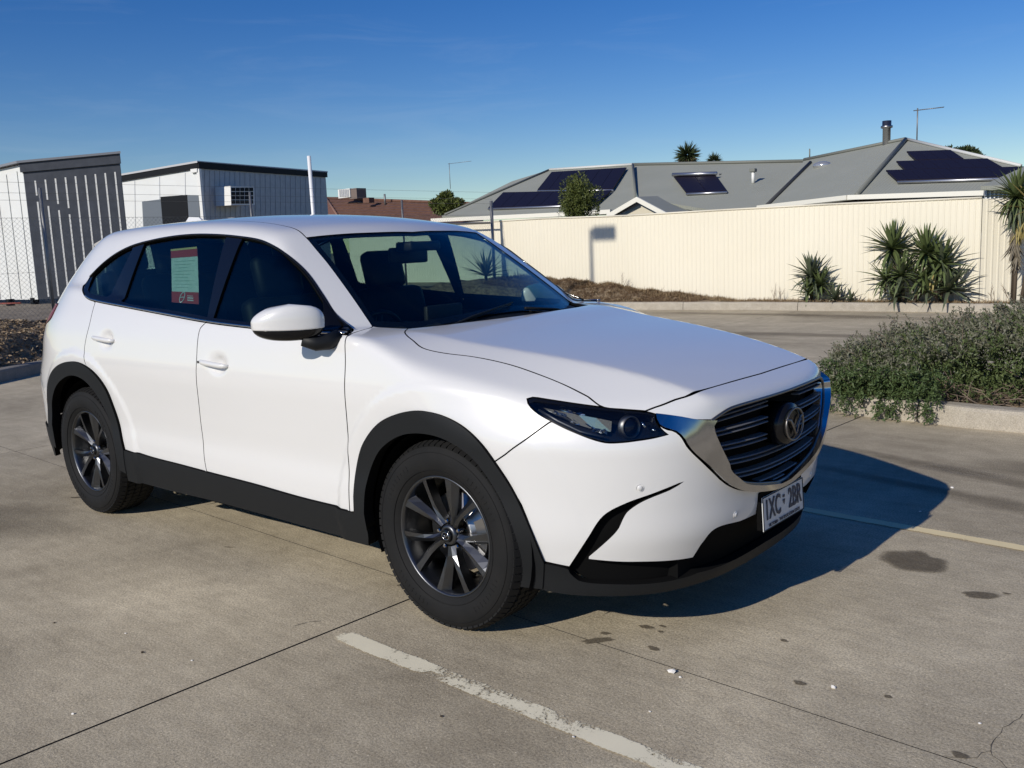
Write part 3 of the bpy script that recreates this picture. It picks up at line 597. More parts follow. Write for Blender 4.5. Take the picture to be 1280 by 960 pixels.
# headlights
hq = loop([hl, A(hl[-1], hl[0])], sp=.018)
for sg_i, sg in enumerate((1, -1)):
    hd = empty('headlight', (0, 0, 0), car)
    def hp(nm, m, **k):
        o = panel(nm, hq, B_, m, hd, sp=.03, **k)
        if sg < 0:
            for v in o.data.vertices: v.co.y *= -1
            o.data.flip_normals()
        return o
    hp('lens', CLEAR, off=-.001, thick=.003, gap=.0025, facet=False)
    hp('housing', LAMPB, off=-.060, thick=.004, gap=-.002)
    hp('lens_edge', LAMPB, off=-.002, thick=.05, gap=.0025, holes=(np.array([hq.mean(0)+(p-hq.mean(0))*A(.95, .95, .80)-A(0, 0, .006) for p in hq]),))
    def hpt(x, y, z, o_): p = lift(B_, B_.to(A((x, y, z))))[0]; p = p+grad(p[None])[0]*o_; return A(p[0], p[1]*sg, p[2])
    bm = bmesh.new(); pc = hpt(2.185, -.705, .850, -.030); nrm = Vector((.95, -.30*sg, .05)).normalized(); M = Matrix.Translation(Vector(pc)) @ nrm.to_track_quat('Z', 'Y').to_matrix().to_4x4()
    lathe(bm, [(0, .016), (.018, .013), (.030, .004), (.033, -.004)], 24, M); bm_obj('projector_lens', bm, BLKG, hd, True)
    bm = bmesh.new(); lathe(bm, [(.034, -.01), (.036, .006), (.040, .006), (.042, -.02)], 28, M); bm_obj('projector_ring', bm, SATIN, hd, True)
    # reflector blade with facets, outboard of the projector
    bm = bmesh.new(); pa = [(1.90, -.835, .915), (1.96, -.81, .905), (2.02, -.79, .895), (2.08, -.765, .885), (2.13, -.74, .872)]; lo_ = [(1.905, -.838, .900), (1.965, -.82, .880), (2.02, -.80, .862), (2.08, -.78, .846), (2.13, -.75, .838)]
    ta = [bm.verts.new(hpt(*p, -.022)) for p in pa]; tb = [bm.verts.new(hpt(*p, -.040)) for p in lo_]
    for i in range(4): bm.faces.new((ta[i], ta[i+1], tb[i+1], tb[i]))
    bm_obj('reflector', bm, CHROME, hd)
    for (ax_, az_, dx_, dz_, o1_, o2_) in ((2.00, .905, .10, .014, -.016, -.026), (2.04, .868, .10, .022, -.03, -.046), (2.10, .842, .06, .016, -.024, -.04), (1.95, .888, .05, .012, -.02, -.03)):
        bm = bmesh.new(); gr_ = [[bm.verts.new(hpt(ax_+dx_*(i/6-.5), -.80+.22*max(0, ax_+dx_*(i/6-.5)-2.0), az_+dz_*(j/3-.5)-.12*dx_*(i/6-.5), o1_+(o2_-o1_)*abs(math.sin(i*1.3+j)))) for j in range(4)] for i in range(7)]
        for i in range(6):
            for j in range(3): bm.faces.new((gr_[i][j], gr_[i+1][j], gr_[i+1][j+1], gr_[i][j+1]))
        bm_obj('reflector_facet', bm, CHROME, hd)
    bm = bmesh.new(); tube(bm, [hpt(1.885, -.845, .905, -.018), hpt(1.96, -.83, .868, -.022), hpt(2.04, -.81, .836, -.028), hpt(2.12, -.78, .818, -.03)], .004, 6); bm_obj('running_light', bm, SATIN, hd, True)
    bm = bmesh.new(); tube(bm, [hpt(2.215, -.68, .868, -.02), hpt(2.225, -.675, .842, -.02)], .006, 6); tube(bm, [hpt(2.245, -.665, .835, -.02), hpt(2.262, -.66, .832, -.02)], .007, 6); bm_obj('lamp_detail', bm, CHROME, hd, True)
# parking sensors
for (x, y, z) in ((2.230, -.722, .633), (2.402, -.345, .468)):
    for sg in (1, -1):
        p = lift(B_, B_.to(A((x, y, z))))[0]; n = grad(p[None])[0]; p = A(p[0], p[1]*sg, p[2]); n = Vector((n[0], n[1]*sg, n[2]))
        bm = bmesh.new(); lathe(bm, [(0, .004), (.009, .004), (.010, .002), (.0105, -.002), (.0125, -.002), (.0135, .0025), (.0145, 0)], 20, Matrix.Translation(Vector(p)) @ n.to_track_quat('Z', 'Y').to_matrix().to_4x4()); bm_obj('parking_sensor', bm, PAINT, car, True)
# door handles
for (h, ln) in ((HF, .118), (HR, .122)):
    for sg in (1, -1):
        bm = bmesh.new(); xs = np.linspace(-1, 1, 15); rings = []
        for t in xs:
            x = h[0]+t*ln; z = h[2]-.006*t+(.0); base = lift(S_, S_.to(A((x, h[1], z))), F_nodent)[0]; lift_o = .034*(1-abs(t)**4)**.5+.002
            cy = base[1]-lift_o*.55; hh = .0135*(1-max(0, abs(t)-.6)**2*3.2); th = max(.004, lift_o*.33)
            rings.append([bm.verts.new((x, sg*(cy+th*math.cos(a)), z+hh*math.sin(a))) for a in np.linspace(0, 2*math.pi, 13)[:-1]])
        for i in range(14):
            for k in range(12): bm.faces.new((rings[i][k], rings[i][(k+1) % 12], rings[i+1][(k+1) % 12], rings[i+1][k]))
        bm.faces.new(rings[0]); bm.faces.new(rings[-1][::-1]); bm_obj('door_handle', bm, PAINT, car, True)
bm = bmesh.new(); bx(bm, (HF[0]-ln*.80, -.998, HF[2]+.006), (.006, .006, .012)); bm_obj('key_cover', bm, BLKG, car)
# door mirrors
def sup(bm, cen, size, shape, M, seg=28, rin=18, zlo=-1, zhi=1):
    rings = []
    for i in range(rin+1):
        t = zlo+(zhi-zlo)*i/rin
        rr_ = max(0, 1-abs(t)**3.2)**(1/3.2)
        rg_ = []
        for k in range(seg):
            a = 2*math.pi*k/seg; ca, sa = math.cos(a), math.sin(a); e = 3.0
            u = math.copysign(abs(ca)**(2/e), ca)*rr_; v = math.copysign(abs(sa)**(2/e), sa)*rr_
            rg_.append(bm.verts.new(M @ Vector(shape(u, v, t)) ))
        rings.append(rg_)
    for i in range(rin):
        for k in range(seg):
            f = bm.faces.new((rings[i][k], rings[i][(k+1) % seg], rings[i+1][(k+1) % seg], rings[i+1][k])); f.smooth = True
    bm.faces.new(rings[0][::-1]); bm.faces.new(rings[-1])
def mirror(sg):
    mr = empty('door_mirror', (.775, -1.085*sg, 1.207), car)
    # u = along the car, v = outboard, t = up
    def sh(u, v, t):
        y = -v*.112; x = u*.062*(1-.10*abs(v))-.080*v-.018*v*v+.012
        top = .080*(1-.46*max(v, 0)**2-.20*max(-v-.2, 0)); bot = .072*(1-.16*abs(v)**2)
        return (x, y*sg, t*(top if t > 0 else bot))
    bm = bmesh.new(); sup(bm, 0, 0, sh, Matrix(), zlo=-.36, zhi=1); bm_obj('mirror_cap', bm, PAINT, mr, True)
    bm = bmesh.new(); sup(bm, 0, 0, lambda u, v, t: tuple(np.array(sh(u*.985, v*.985, t))), Matrix(), zlo=-1, zhi=-.37); bm_obj('mirror_base', bm, BLKG, mr, True)
    bm = bmesh.new(); tube(bm, [(.045, .03*sg, -.070), (.075, .075*sg, -.088), (.10, .115*sg, -.085), (.115, .165*sg, -.070)], [.026, .032, .034, .034], 12); bm_obj('mirror_arm', bm, BLKP, mr, True)
    bm = bmesh.new(); bx(bm, (-.044, .005*sg, .002), (.006, .15, .10), Matrix.Rotation(math.radians(33*sg), 3, 'Z'), bev=.002); bm_obj('mirror_glass', bm, CHROME, mr)
    if sg < 0: mr.rotation_euler.z = math.radians(-58); mr.location = (.46, .985, 1.175)
    sail = loop([A((.93, -.915, 1.157), (.85, -.84, 1.178), (.76, -.815, 1.21), (.70, -.81, 1.25)), A((.70, -.81, 1.25), (.70, -.91, 1.165)), A((.70, -.91, 1.165), (.80, -.92, 1.16), (.93, -.915, 1.157))])
    o = panel('mirror_sail', sail, S_, BLKG, car, off=.004, thick=.012, sp=.03)
    if sg < 0:
        for v in o.data.vertices: v.co.y *= -1
        o.data.flip_normals()
mirror(1); mirror(-1)
# wheels
RIM = empty('wheel_master')
def make_wheel(x, side):
    wh = empty('wheel', (x, side*-.8315, .378), car)
    if side < 0: wh.rotation_euler.z = math.pi
    W2 = Matrix.Rotation(math.pi/2, 4, 'X')      # +Z of the profile looks outboard (-Y)
    return wh, W2
def wheel_meshes():
    W2 = Matrix.Rotation(math.pi/2, 4, 'X'); out = []
    # tyre carcass
    R0 = .378; hw = .1275; bm = bmesh.new()
    prof = [(.236, -.098), (.246, -.110), (.275, -.124), (.30, -.1285), (.33, -.126), (.352, -.116), (.3655, -.104)]
    gro = []
    for gx in (-.062, -.021, .021, .062):
        gro += [(R0-.003*abs(gx)/.06, gx-.0045), (R0-.010, gx-.0035), (R0-.010, gx+.0035), (R0-.003*abs(gx)/.06, gx+.0045)]
    prof = prof+[(.372, -.094)]+gro+[(.372, .094)]+[(r, -h) for r, h in prof[::-1]]
    rings = lathe(bm, prof, 120, W2)
    for f in bm.faces: f.smooth = True
    tyre = ('tyre', bm, RUBBER, True)
    out.append(tyre)
    bm = bmesh.new()                              # shoulder blocks and rib sipes
    n = 72
    for k in range(n):
        a = 2*math.pi*k/n; Rm = Matrix.Rotation(a, 4, 'Y')
        for s in (-1, 1):
            M = Rm @ Matrix.Translation((0, s*.093, .3665)) @ Matrix.Rotation(-s*.40, 4, 'X')
            r = bmesh.ops.create_cube(bm, size=1, matrix=M @ Matrix.Diagonal((.0255, .040, .014, 1)))
        for gy in (-.0415, 0, .0415):
            M = Rm @ Matrix.Translation((0, gy, .3745)) @ Matrix.Rotation(.35, 4, 'Z')
            bmesh.ops.create_cube(bm, size=1, matrix=M @ Matrix.Diagonal((.027, .030, .0095, 1)))
    out.append(('tread_blocks', bm, RUBBER, False))
    bm = bmesh.new()                              # rings and raised lettering blocks on the sidewall
    for rr_, hh in ((.268, .1225), (.338, .1235)):
        tube(bm, [(rr_*math.cos(t), -hh, rr_*math.sin(t)) for t in np.linspace(0, 2*math.pi, 97)], .0014, 4, cap=False)
    rnd = random.Random(3)
    for a0 in (2.15, 5.3, .4, 3.8):
        for k in range(9):
            a = a0+k*.075; Rm = Matrix.Rotation(-a, 4, 'Y')
            M = Rm @ Matrix.Translation((.303, -.1285, 0)); q = rnd.choice([(.02, .003, .003), (.018, .003, .010), (.012, .003, .012)])
            bmesh.ops.create_cube(bm, size=1, matrix=M @ Matrix.Diagonal((q[0], .002, q[1]*.9, 1)))
    out.append(('sidewall_marks', bm, RUBBER, False))
    bm = bmesh.new()                              # barrel and lip
    lathe(bm, [(.2415, .099), (.2445, .106), (.240, .110), (.234, .107), (.229, .092), (.224, .040), (.215, -.02), (.215, -.09), (.236, -.10)], 72, W2)
    out.append(('rim_barrel', bm, GUN, True))
    spokes = []
    for k in range(5):
        for s in (-1, 1):
            bm = bmesh.new(); ac = math.radians(62.5+72*k); rows = []
            # swept spoke: narrow by the hub, broad and twisted by the lip
            for r, da, wd, h, tw in ((.046, 9, .026, .080, 0), (.085, 8.5, .028, .086, .3), (.13, 11.5, .034, .091, .8), (.18, 14.5, .041, .095, 1.1), (.215, 15.8, .048, .098, 1.2), (.2335, 16.2, .054, .0985, 1.2)):
                a = ac+s*math.radians(da); cx_, cz_ = r*math.cos(a), r*math.sin(a); tx, tz = -math.sin(a), math.cos(a)
                ww = wd*.5; lift_ = tw*.012*s
                P4 = [(-ww, h-.010-lift_), (-ww*.15, h+.002), (ww, h-.010+lift_), (ww*.75, h-.045), (-ww*.75, h-.045)]
                rows.append([bm.verts.new((cx_+tx*p, -q_, cz_+tz*p)) for p, q_ in P4])
            for i in range(len(rows)-1):
                for j in range(5): bm.faces.new((rows[i][j], rows[i][(j+1) % 5], rows[i+1][(j+1) % 5], rows[i+1][j]))
            bm.faces.new(rows[0]); bm.faces.new(rows[-1][::-1])
            out.append(('spoke', bm, GUN, False))
    bm = bmesh.new(); lathe(bm, [(.044, .03), (.044, .074), (.038, .083), (.030, .088), (.027, .085), (.0, .085)], 40, W2); out.append(('hub', bm, GUN, True))
    bm = bmesh.new(); lathe(bm, [(.026, .080), (.026, .094), (.023, .096), (0, .097)], 32, W2); out.append(('hub_cap', bm, BLKG, True))
    bm = bmesh.new(); tube(bm, [(.019*math.cos(t), -.0975, .015*math.sin(t)) for t in np.linspace(0, 2*math.pi, 25)], .0018, 5, cap=False); tube(bm, [(-.015, -.0985, .006), (-.004, -.0985, 0), (0, -.0985, -.007), (.004, -.0985, 0), (.015, -.0985, .006)], .0016, 5); out.append(('cap_emblem', bm, CHROME, True))
    for k in range(5):
        a = math.radians(98.5+72*k); bm = bmesh.new(); lathe(bm, [(.0, .100), (.006, .100), (.009, .096), (.0095, .070)], 6, Matrix.Translation((.045*math.cos(a)*1.25, 0, .045*math.sin(a)*1.25)) @ W2 @ Matrix.Translation((0, 0, -.018)), smooth=False); out.append(('wheel_nut', bm, CHROME, False))
    bm = bmesh.new(); lathe(bm, [(.06, .0), (.06, .035), (.085, .035), (.090, .012), (.158, .012), (.160, .008), (.160, -.006), (.09, -.006)], 60, W2); out.append(('brake_disc', bm, STEEL, True))
    bm = bmesh.new()
    for t in np.linspace(-.42, .42, 8):
        M = Matrix.Rotation(t-.02, 4, 'Y') @ Matrix.Translation((.142, -.010, 0)); bmesh.ops.create_cube(bm, size=1, matrix=M @ Matrix.Diagonal((.052, .062, .022, 1)))
    out.append(('brake_caliper', bm, STEEL, False))
    return out
bpy.data.objects.remove(RIM)
WP = []
for nm, bm, m, sm in wheel_meshes():
    me = bpy.data.meshes.new(nm); bmesh.ops.recalc_face_normals(bm, faces=bm.faces[:]); bm.to_mesh(me); bm.free(); me.materials.append(m)
    if sm: me.polygons.foreach_set('use_smooth', [True]*len(me.polygons))
    WP.append((nm, me))
for x in (1.465, -1.465):
    for side in (1, -1):
        wh = empty('wheel', (x, side*-.8315, .378), car); wh.rotation_euler = (0, 0, 0 if side > 0 else math.pi)
        for nm, me in WP:
            o = bpy.data.objects.new(nm, me); COL.objects.link(o); o.parent = wh
        bm = bmesh.new(); n = 30; ya, yb = -.05, .36      # liner
        pts = [(.425*math.cos(t), .425*math.sin(t)-.0) for t in np.linspace(-.35, math.pi+.35, n)]
        va_ = [bm.verts.new((px, -side*0-.085, pz)) for px, pz in pts]; vb_ = [bm.verts.new((px, yb, pz)) for px, pz in pts]
        for i in range(n-1): bm.faces.new((va_[i], va_[i+1], vb_[i+1], vb_[i]))
        bm.faces.new(vb_)
        bm_obj('wheel_liner', bm, BLKS, wh)
# number plate
pl_ = empty('number_plate', (2.434, 0, .430), car); pl_.rotation_euler = (0, math.radians(-3), 0)
WHITEP = mat('plate_white', (.62, .63, .62), .35, spec=.5); DARKP = mat('plate_ink', (.02, .03, .06), .5)
bm = bmesh.new(); bx(bm, (0, 0, 0), (.004, .372, .134), bev=.0015); bm_obj('plate_sheet', bm, WHITEP, pl_)
bm = bmesh.new(); bx(bm, (-.014, 0, .012), (.02, .385, .15), bev=.004); bm_obj('plate_bracket', bm, BLKS, pl_)
bm = bmesh.new()
for s in (-1, 1): bx(bm, (.003, s*.1835, 0), (.0025, .003, .132)); bx(bm, (.003, 0, s*.0645), (.0025, .366, .003))
bm_obj('plate_rim', bm, BLKP, pl_)
def text(txt, size, loc, m, par, name, sx=1., depth=.0008, rot=(math.pi/2, 0, math.pi/2), bold=0.):
    cu = bpy.data.curves.new(name, 'FONT'); cu.body = txt; cu.size = size; cu.align_x = 'CENTER'; cu.align_y = 'CENTER'; cu.extrude = depth; cu.offset = bold; cu.resolution_u = 3
    tmp = bpy.data.objects.new(name+'_t', cu); COL.objects.link(tmp); bpy.context.view_layer.update()
    me = bpy.data.meshes.new_from_object(tmp.evaluated_get(bpy.context.evaluated_depsgraph_get())); bpy.data.objects.remove(tmp)
    me.name = name; me.materials.clear(); me.materials.append(m); o = bpy.data.objects.new(name, me); COL.objects.link(o); o.parent = par; o.location = loc; o.rotation_euler = rot; o.scale = (sx, 1, 1); return o
text('1XC', .112, (.0045, -.100, .008), DARKP, pl_, 'plate_lettering', .66, bold=.0016)
text('2BR', .112, (.0045, .103, .008), DARKP, pl_, 'plate_lettering', .66, bold=.0016)
text('VICTORIA - THE EDUCATION STATE', .019, (.0045, 0, -.052), DARKP, pl_, 'plate_slogan', .92)
bm = bmesh.new(); v = [bm.verts.new((.0045, a, b)) for a, b in ((-.012, .020), (.012, .020), (0, -.004))]; bm.faces.new(v); bx(bm, (.004, 0, .033), (.002, .016, .010)); bm_obj('plate_emblem', bm, DARKP, pl_)
# wipers, aerial fin, underbody
bm = bmesh.new()
for y0, y1 in ((-.55, .08), (.12, .66)):
    a = lift(T_, A((1.045, y0), (1.0, y1)), F_gh); pts = [a[0]+A(0, 0, .02)*1, (a[0]*.5+a[1]*.5)+A(.0, 0, .028), a[1]+A(0, 0, .018)]; tube(bm, pts, [.008, .006, .004], 6)
    tube(bm, [a[0]*.9+a[1]*.1+A(-.012, 0, .008), a[1]+A(-.012, 0, .008)], .004, 5)
bm_obj('wipers', bm, BLKP, car, True)
bm = bmesh.new(); f0 = [(-1.50, 0, 0), (-1.60, 0, .052), (-1.72, 0, .060), (-1.78, 0, 0)]
zr = lift(T_, A((-1.62, 0)))[0][2]-.004
V = [bm.verts.new((x, s*wd_, zr+z)) for s in (-1, 1) for (x, _, z), wd_ in zip(f0, (.012, .006, .005, .022))]
bm.faces.new(V[:4]); bm.faces.new(V[4:][::-1]); [bm.faces.new((V[i], V[i+4], V[i+5], V[i+1])) for i in range(3)]
bm_obj('roof_fin', bm, PAINT, car)
bm = bmesh.new(); bx(bm, (0, 0, .30), (4.3, 1.05, .10)); bx(bm, (0, 0, .30), (1.95, 1.80, .10)); bx(bm, (2.05, 0, .33), (.45, 1.1, .18)); bx(bm, (-2.2, 0, .36), (.5, 1.2, .12))
bx(bm, (1.55, 0, .62), (1.0, 1.0, .50)); bx(bm, (0, 0, .55), (2.0, 1.70, .36)); bx(bm, (-1.7, 0, .66), (1.4, 1.02, .42)); bm_obj('underbody', bm, BLKS, car)
# ---- cabin
cab = empty('cabin', (0, 0, 0), car)
def seat(x, y, w_, hr=True, zc=.62):
    bm = bmesh.new(); Ry = Matrix.Rotation(math.radians(-14), 4, 'Y').to_3x3()
    bx(bm, (x+.05, y, zc+.09), (.50, w_, .16), bev=.05); bx(bm, (x-.26, y, zc+.42), (.13, w_*.96, .66), Ry, bev=.05)
    if hr: bx(bm, (x-.365, y, zc+.845), (.10, w_*.54, .23), Ry, bev=.04); tube(bm, [(x-.34, y-.05, zc+.72), (x-.36, y-.05, zc+.80)], .006, 6); tube(bm, [(x-.34, y+.05, zc+.72), (x-.36, y+.05, zc+.80)], .006, 6)
    bm_obj('seat', bm, SEAT, cab, True)
seat(.10, -.38, .52, True, .525); seat(.10, .38, .52, True, .525); seat(-.85, -.42, .50, True, .66); seat(-.85, .42, .50, True, .66); seat(-.85, 0, .34, True, .62); seat(-1.65, -.3, .45, True, .68); seat(-1.65, .3, .45, True, .68)
bm = bmesh.new(); bx(bm, (.78, 0, .96), (.42, 1.50, .26), bev=.07); bx(bm, (.62, -.38, 1.10), (.16, .34, .07), bev=.03); bx(bm, (.25, 0, .74), (.9, .22, .18), bev=.03); bx(bm, (.60, 0, 1.13), (.03, .26, .14), bev=.008); bm_obj('dashboard', bm, SEAT, cab, True)
bm = bmesh.new(); M = Matrix.Translation((.47, -.38, 1.02)) @ Matrix.Rotation(math.radians(-66), 4, 'Y'); tube(bm, [M @ Vector((.185*math.cos(t), .185*math.sin(t), 0)) for t in np.linspace(0, 2*math.pi, 33)], .014, 8, cap=False)
tube(bm, [M @ Vector((-.18, 0, 0)), M @ Vector((0, 0, -.03)), M @ Vector((.18, 0, 0))], .016, 6); tube(bm, [M @ Vector((0, .18, 0)), M @ Vector((0, 0, -.03)), M @ Vector((0, -.18, 0))], .016, 6); bm_obj('steering_wheel', bm, SEAT, cab, True)
bm = bmesh.new(); bx(bm, (.31, .05, 1.455), (.03, .27, .085), bev=.012); bx(bm, (.40, .04, 1.50), (.12, .22, .05), bev=.012); tube(bm, [(.33, 0, 1.47), (.40, 0, 1.52)], .012, 6); bm_obj('rear_view_mirror', bm, BLKP, cab, True)
for sg in (1, -1):
    bm = bmesh.new(); bx(bm, (0, sg*.80, .85), (1.85, .05, .50), bev=.01); bm_obj('door_card', bm, SEAT, cab)
# paper in the rear window
pp = lift(S_, S_.to(A((-.735, -.735, 1.545), (-.468, -.735, 1.548), (-.285, -.865, 1.262), (-.555, -.865, 1.275))), F_gh); pn = grad(pp, f=F_gh).mean(0); pp = pp-pn*.022
paper = mat('notice_paper', (.80, .90, .84), .5, var=(28, .12, (.68, .82, .75))); redp = mat('notice_red', (.55, .08, .07), .5)
st = empty('window_notice', (0, 0, 0), label='paper notice with red bands stuck inside the rear side window', cat='notice')
def strip(a, b, m, nm, o_=0., x0=0., x1=1.):
    L = lambda s, t: (pp[0]*(1-s)+pp[1]*s)*(1-t)+(pp[3]*(1-s)+pp[2]*s)*t+pn*o_
    return mesh_obj(nm, [L(x0, a), L(x1, a), L(x1, b), L(x0, b)]+[L(x0, a)-pn*.001, L(x1, a)-pn*.001, L(x1, b)-pn*.001, L(x0, b)-pn*.001], [(0, 1, 2, 3), (7, 6, 5, 4), (0, 4, 5, 1), (1, 5, 6, 2), (2, 6, 7, 3), (3, 7, 4, 0)], m, st)
strip(0, 1, paper, 'paper_sheet'); strip(0, .17, redp, 'red_band', .002); strip(.80, 1, redp, 'red_band', .002); strip(0, .035, mat('notice_yellow', (.75, .6, .25), .5), 'yellow_edge', .003)
wp = mat('notice_white', (.8, .8, .8), .5)
for a_, b_, x0, x1 in ((.865, .875, .60, .80), (.895, .915, .60, .82), (.935, .955, .60, .82)): strip(a_, b_, wp, 'printed_line', .004, x0, x1)
for k in range(9): strip(.24+k*.06, .245+k*.06, mat('notice_ink', (.33, .48, .42), .6), 'printed_line', .002, .12, .88-(k % 3)*.13)
Lc = (pp[0]*.58+pp[1]*.42)*.10+(pp[3]*.58+pp[2]*.42)*.90+pn*.004; ux = (pp[1]-pp[0]); ux /= np.linalg.norm(ux); uz = np.cross(ux, pn)
bm = bmesh.new(); tube(bm, [Lc+ux*.022*math.cos(t)+uz*.028*math.sin(t) for t in np.linspace(0, 2*math.pi, 25)], .003, 5, cap=False); tube(bm, [Lc-ux*.02, Lc+ux*.02], .003, 5); bm_obj('printed_ring', bm, wp, st, True)
# ------------------------------------------------------------------ the place
rng = random.Random(11); nr = np.random.RandomState(5)
def V3(a): return Vector((float(a[0]), float(a[1]), float(a[2])))
class Plane:
    """plane through three photographed points at given y depths; at(u, v) = the point of it seen at pixel u, v"""
    def __init__(s, *uvy):
        p = [on(u, v, 1, y) for u, v, y in uvy]; s.p = p[0]; n = np.cross(p[1]-p[0], p[2]-p[0]); n /= np.linalg.norm(n); s.n = n if n[2] > 0 else -n
    def at(s, u, v, off=0.):
        d = ray(u, v); q = s.p+s.n*off; return CAM + d*((q-CAM)@s.n/(d@s.n))
def prism(pts, n, t):
    """solid sheet: polygon pts thickened by t against direction n"""
    k = len(pts); V = [p for p in pts]+[p-n*t for p in pts]; F_ = [tuple(range(k)), tuple(range(2*k-1, k-1, -1))]+[(i, i+k, (i+1) % k+k, (i+1) % k) for i in range(k)]; return V, F_
def solid(name, pts, n, t, m, parent=None, **k):
    V, F_ = prism([np.array(p, float) for p in pts], np.array(n, float), t); o = mesh_obj(name, V, F_, m, parent, **k)
    bm = bmesh.new(); bm.from_mesh(o.data); bmesh.ops.recalc_face_normals(bm, faces=bm.faces[:]); bm.to_mesh(o.data); bm.free(); return o
def rod(name, a, b, r, m, parent=None, seg=6, **k):
    bm = bmesh.new(); tube(bm, [a, b], r, seg); return bm_obj(name, bm, m, parent, True, **k)
def boxo(name, c, s, m, parent=None, bev=0, rot=None, **k):
    bm = bmesh.new(); bx(bm, c, s, rot, bev); return bm_obj(name, bm, m, parent, **k)

def concrete_mat(name, c1, c2, c3, speck=.5, world_scale=1.):
    m = bpy.data.materials.new(name); m.use_nodes = True; nt = m.node_tree; b = nt.nodes['Principled BSDF']; b.inputs['Roughness'].default_value = .88; b.inputs['Specular IOR Level'].default_value = .3
    geo = nt.nodes.new('ShaderNodeNewGeometry'); L = nt.links.new
    def noise(sc, det=5, rough=.6, dist=0., vec=None):
        n = nt.nodes.new('ShaderNodeTexNoise'); n.inputs['Scale'].default_value = sc; n.inputs['Detail'].default_value = det; n.inputs['Roughness'].default_value = rough; n.inputs['Distortion'].default_value = dist
        L(vec or geo.outputs['Position'], n.inputs['Vector']); return n.outputs['Fac']
    def ramp(f, a, ca, b_, cb):
        r = nt.nodes.new('ShaderNodeValToRGB'); r.color_ramp.elements[0].position = a; r.color_ramp.elements[1].position = b_; r.color_ramp.elements[0].color = (*ca, 1); r.color_ramp.elements[1].color = (*cb, 1); L(f, r.inputs[0]); return r.outputs[0]
    def mix(kind, fac, a, c_):
        x = nt.nodes.new('ShaderNodeMix'); x.data_type = 'RGBA'; x.blend_type = kind
        if isinstance(fac, float): x.inputs[0].default_value = fac
        else: L(fac, x.inputs[0])
        for i, s in ((6, a), (7, c_)):
            if isinstance(s, tuple): x.inputs[i].default_value = (*s, 1)
            else: L(s, x.inputs[i])
        return x.outputs[2]
    base = ramp(noise(.55, 6, .62, .6), .36, c1, .66, c2)
    base = mix('MIX', ramp(noise(1.9, 5, .7, .3), .46, (0, 0, 0), .72, (1, 1, 1)), base, c3)
    base = mix('MULTIPLY', .55, base, ramp(noise(7, 6, .7), .3, (.72, .70, .68), .68, (1.12, 1.12, 1.12)))
    base = mix('MULTIPLY', speck*1.5, base, ramp(noise(115, 3, .8), .34, (.50, .48, .45), .62, (1.30, 1.29, 1.25)))
    base = mix('MULTIPLY', speck*.8, base, ramp(noise(420, 2, .8), .38, (.6, .6, .6), .6, (1.2, 1.2, 1.2)))
    vo = nt.nodes.new('ShaderNodeTexVoronoi'); vo.inputs['Scale'].default_value = 42; L(geo.outputs['Position'], vo.inputs['Vector'])
    base = mix('MIX', ramp(vo.outputs['Distance'], .06, (1, 1, 1), .10, (0, 0, 0)), base, mix('MIX', ramp(noise(30, 1), .5, (0, 0, 0), .56, (1, 1, 1)), base, tuple(min(1, x*1.5) for x in c2)))
    sc = nt.nodes.new('ShaderNodeMapping'); sc.inputs['Scale'].default_value = (.5, 9, 1); sc.inputs['Rotation'].default_value = (0, 0, .35); L(geo.outputs['Position'], sc.inputs[0])
    base = mix('MULTIPLY', .22, base, ramp(noise(2.5, 5, .7, .4, sc.outputs[0]), .36, (.66, .64, .62), .6, (1.08, 1.08, 1.08)))
    L(base, b.inputs['Base Color'])
    bp = nt.nodes.new('ShaderNodeBump'); bp.inputs['Strength'].default_value = .55; bp.inputs['Distance'].default_value = .004; L(noise(170, 4, .75), bp.inputs['Height'])
    b2 = nt.nodes.new('ShaderNodeBump'); b2.inputs['Strength'].default_value = .35; b2.inputs['Distance'].default_value = .012; L(noise(16, 5, .7), b2.inputs['Height']); L(bp.outputs[0], b2.inputs['Normal']); L(b2.outputs[0], b.inputs['Normal'])
    MATS[name] = m; return m
CONC = concrete_mat('car_park_concrete', (.385, .33, .235), (.66, .575, .415), (.50, .435, .315))
KERBM = concrete_mat('kerb_concrete', (.38, .345, .28), (.48, .435, .36), (.44, .40, .33), .35)
KERBD = concrete_mat('shaded_kerb', (.20, .19, .17), (.30, .28, .25), (.25, .235, .21), .35)  # kerb concrete darkened for the shade on the left kerb
JOINT = mat('joint_filler', (.012, .011, .010), .95)

# slabs: a grid turned a little against the bays, 10 mm open joints
ga = math.radians(-2.5); gx, gy = np.array([math.cos(ga), math.sin(ga)]), np.array([-math.sin(ga), math.cos(ga)]); gO = np.array([1.112, -.668])
pav = empty('car_park_pavement', kind='structure')
XB = [-11, -5.0, 0, 6.2, 12, 20]; YB = [-14, -7, 0, 4.66, 9.4, 14.3]
JW = {0: .011}
for i in range(len(XB)-1):
    for j in range(len(YB)-1):
        x0 = XB[i]+.5*(.011 if XB[i] == 0 else .006); x1 = XB[i+1]-.5*(.011 if XB[i+1] == 0 else .006); y0 = YB[j]+.0022; y1 = YB[j+1]-.0022
        pts = [np.r_[gO+gx*a+gy*b, 0.] for a, b in ((x0, y0), (x1, y0), (x1, y1), (x0, y1))]
        o = solid('concrete_slab', pts, (0, 0, 1), .10, [CONC, JOINT], pav)
        for f in o.data.polygons: f.material_index = 0 if f.normal.z > .5 else 1
mesh_obj('joint_bed', [(-12, -16, -.003), (26, -16, -.003), (26, 13.7, -.003), (-12, 13.7, -.003)], [(0, 1, 2, 3)], JOINT, pav)
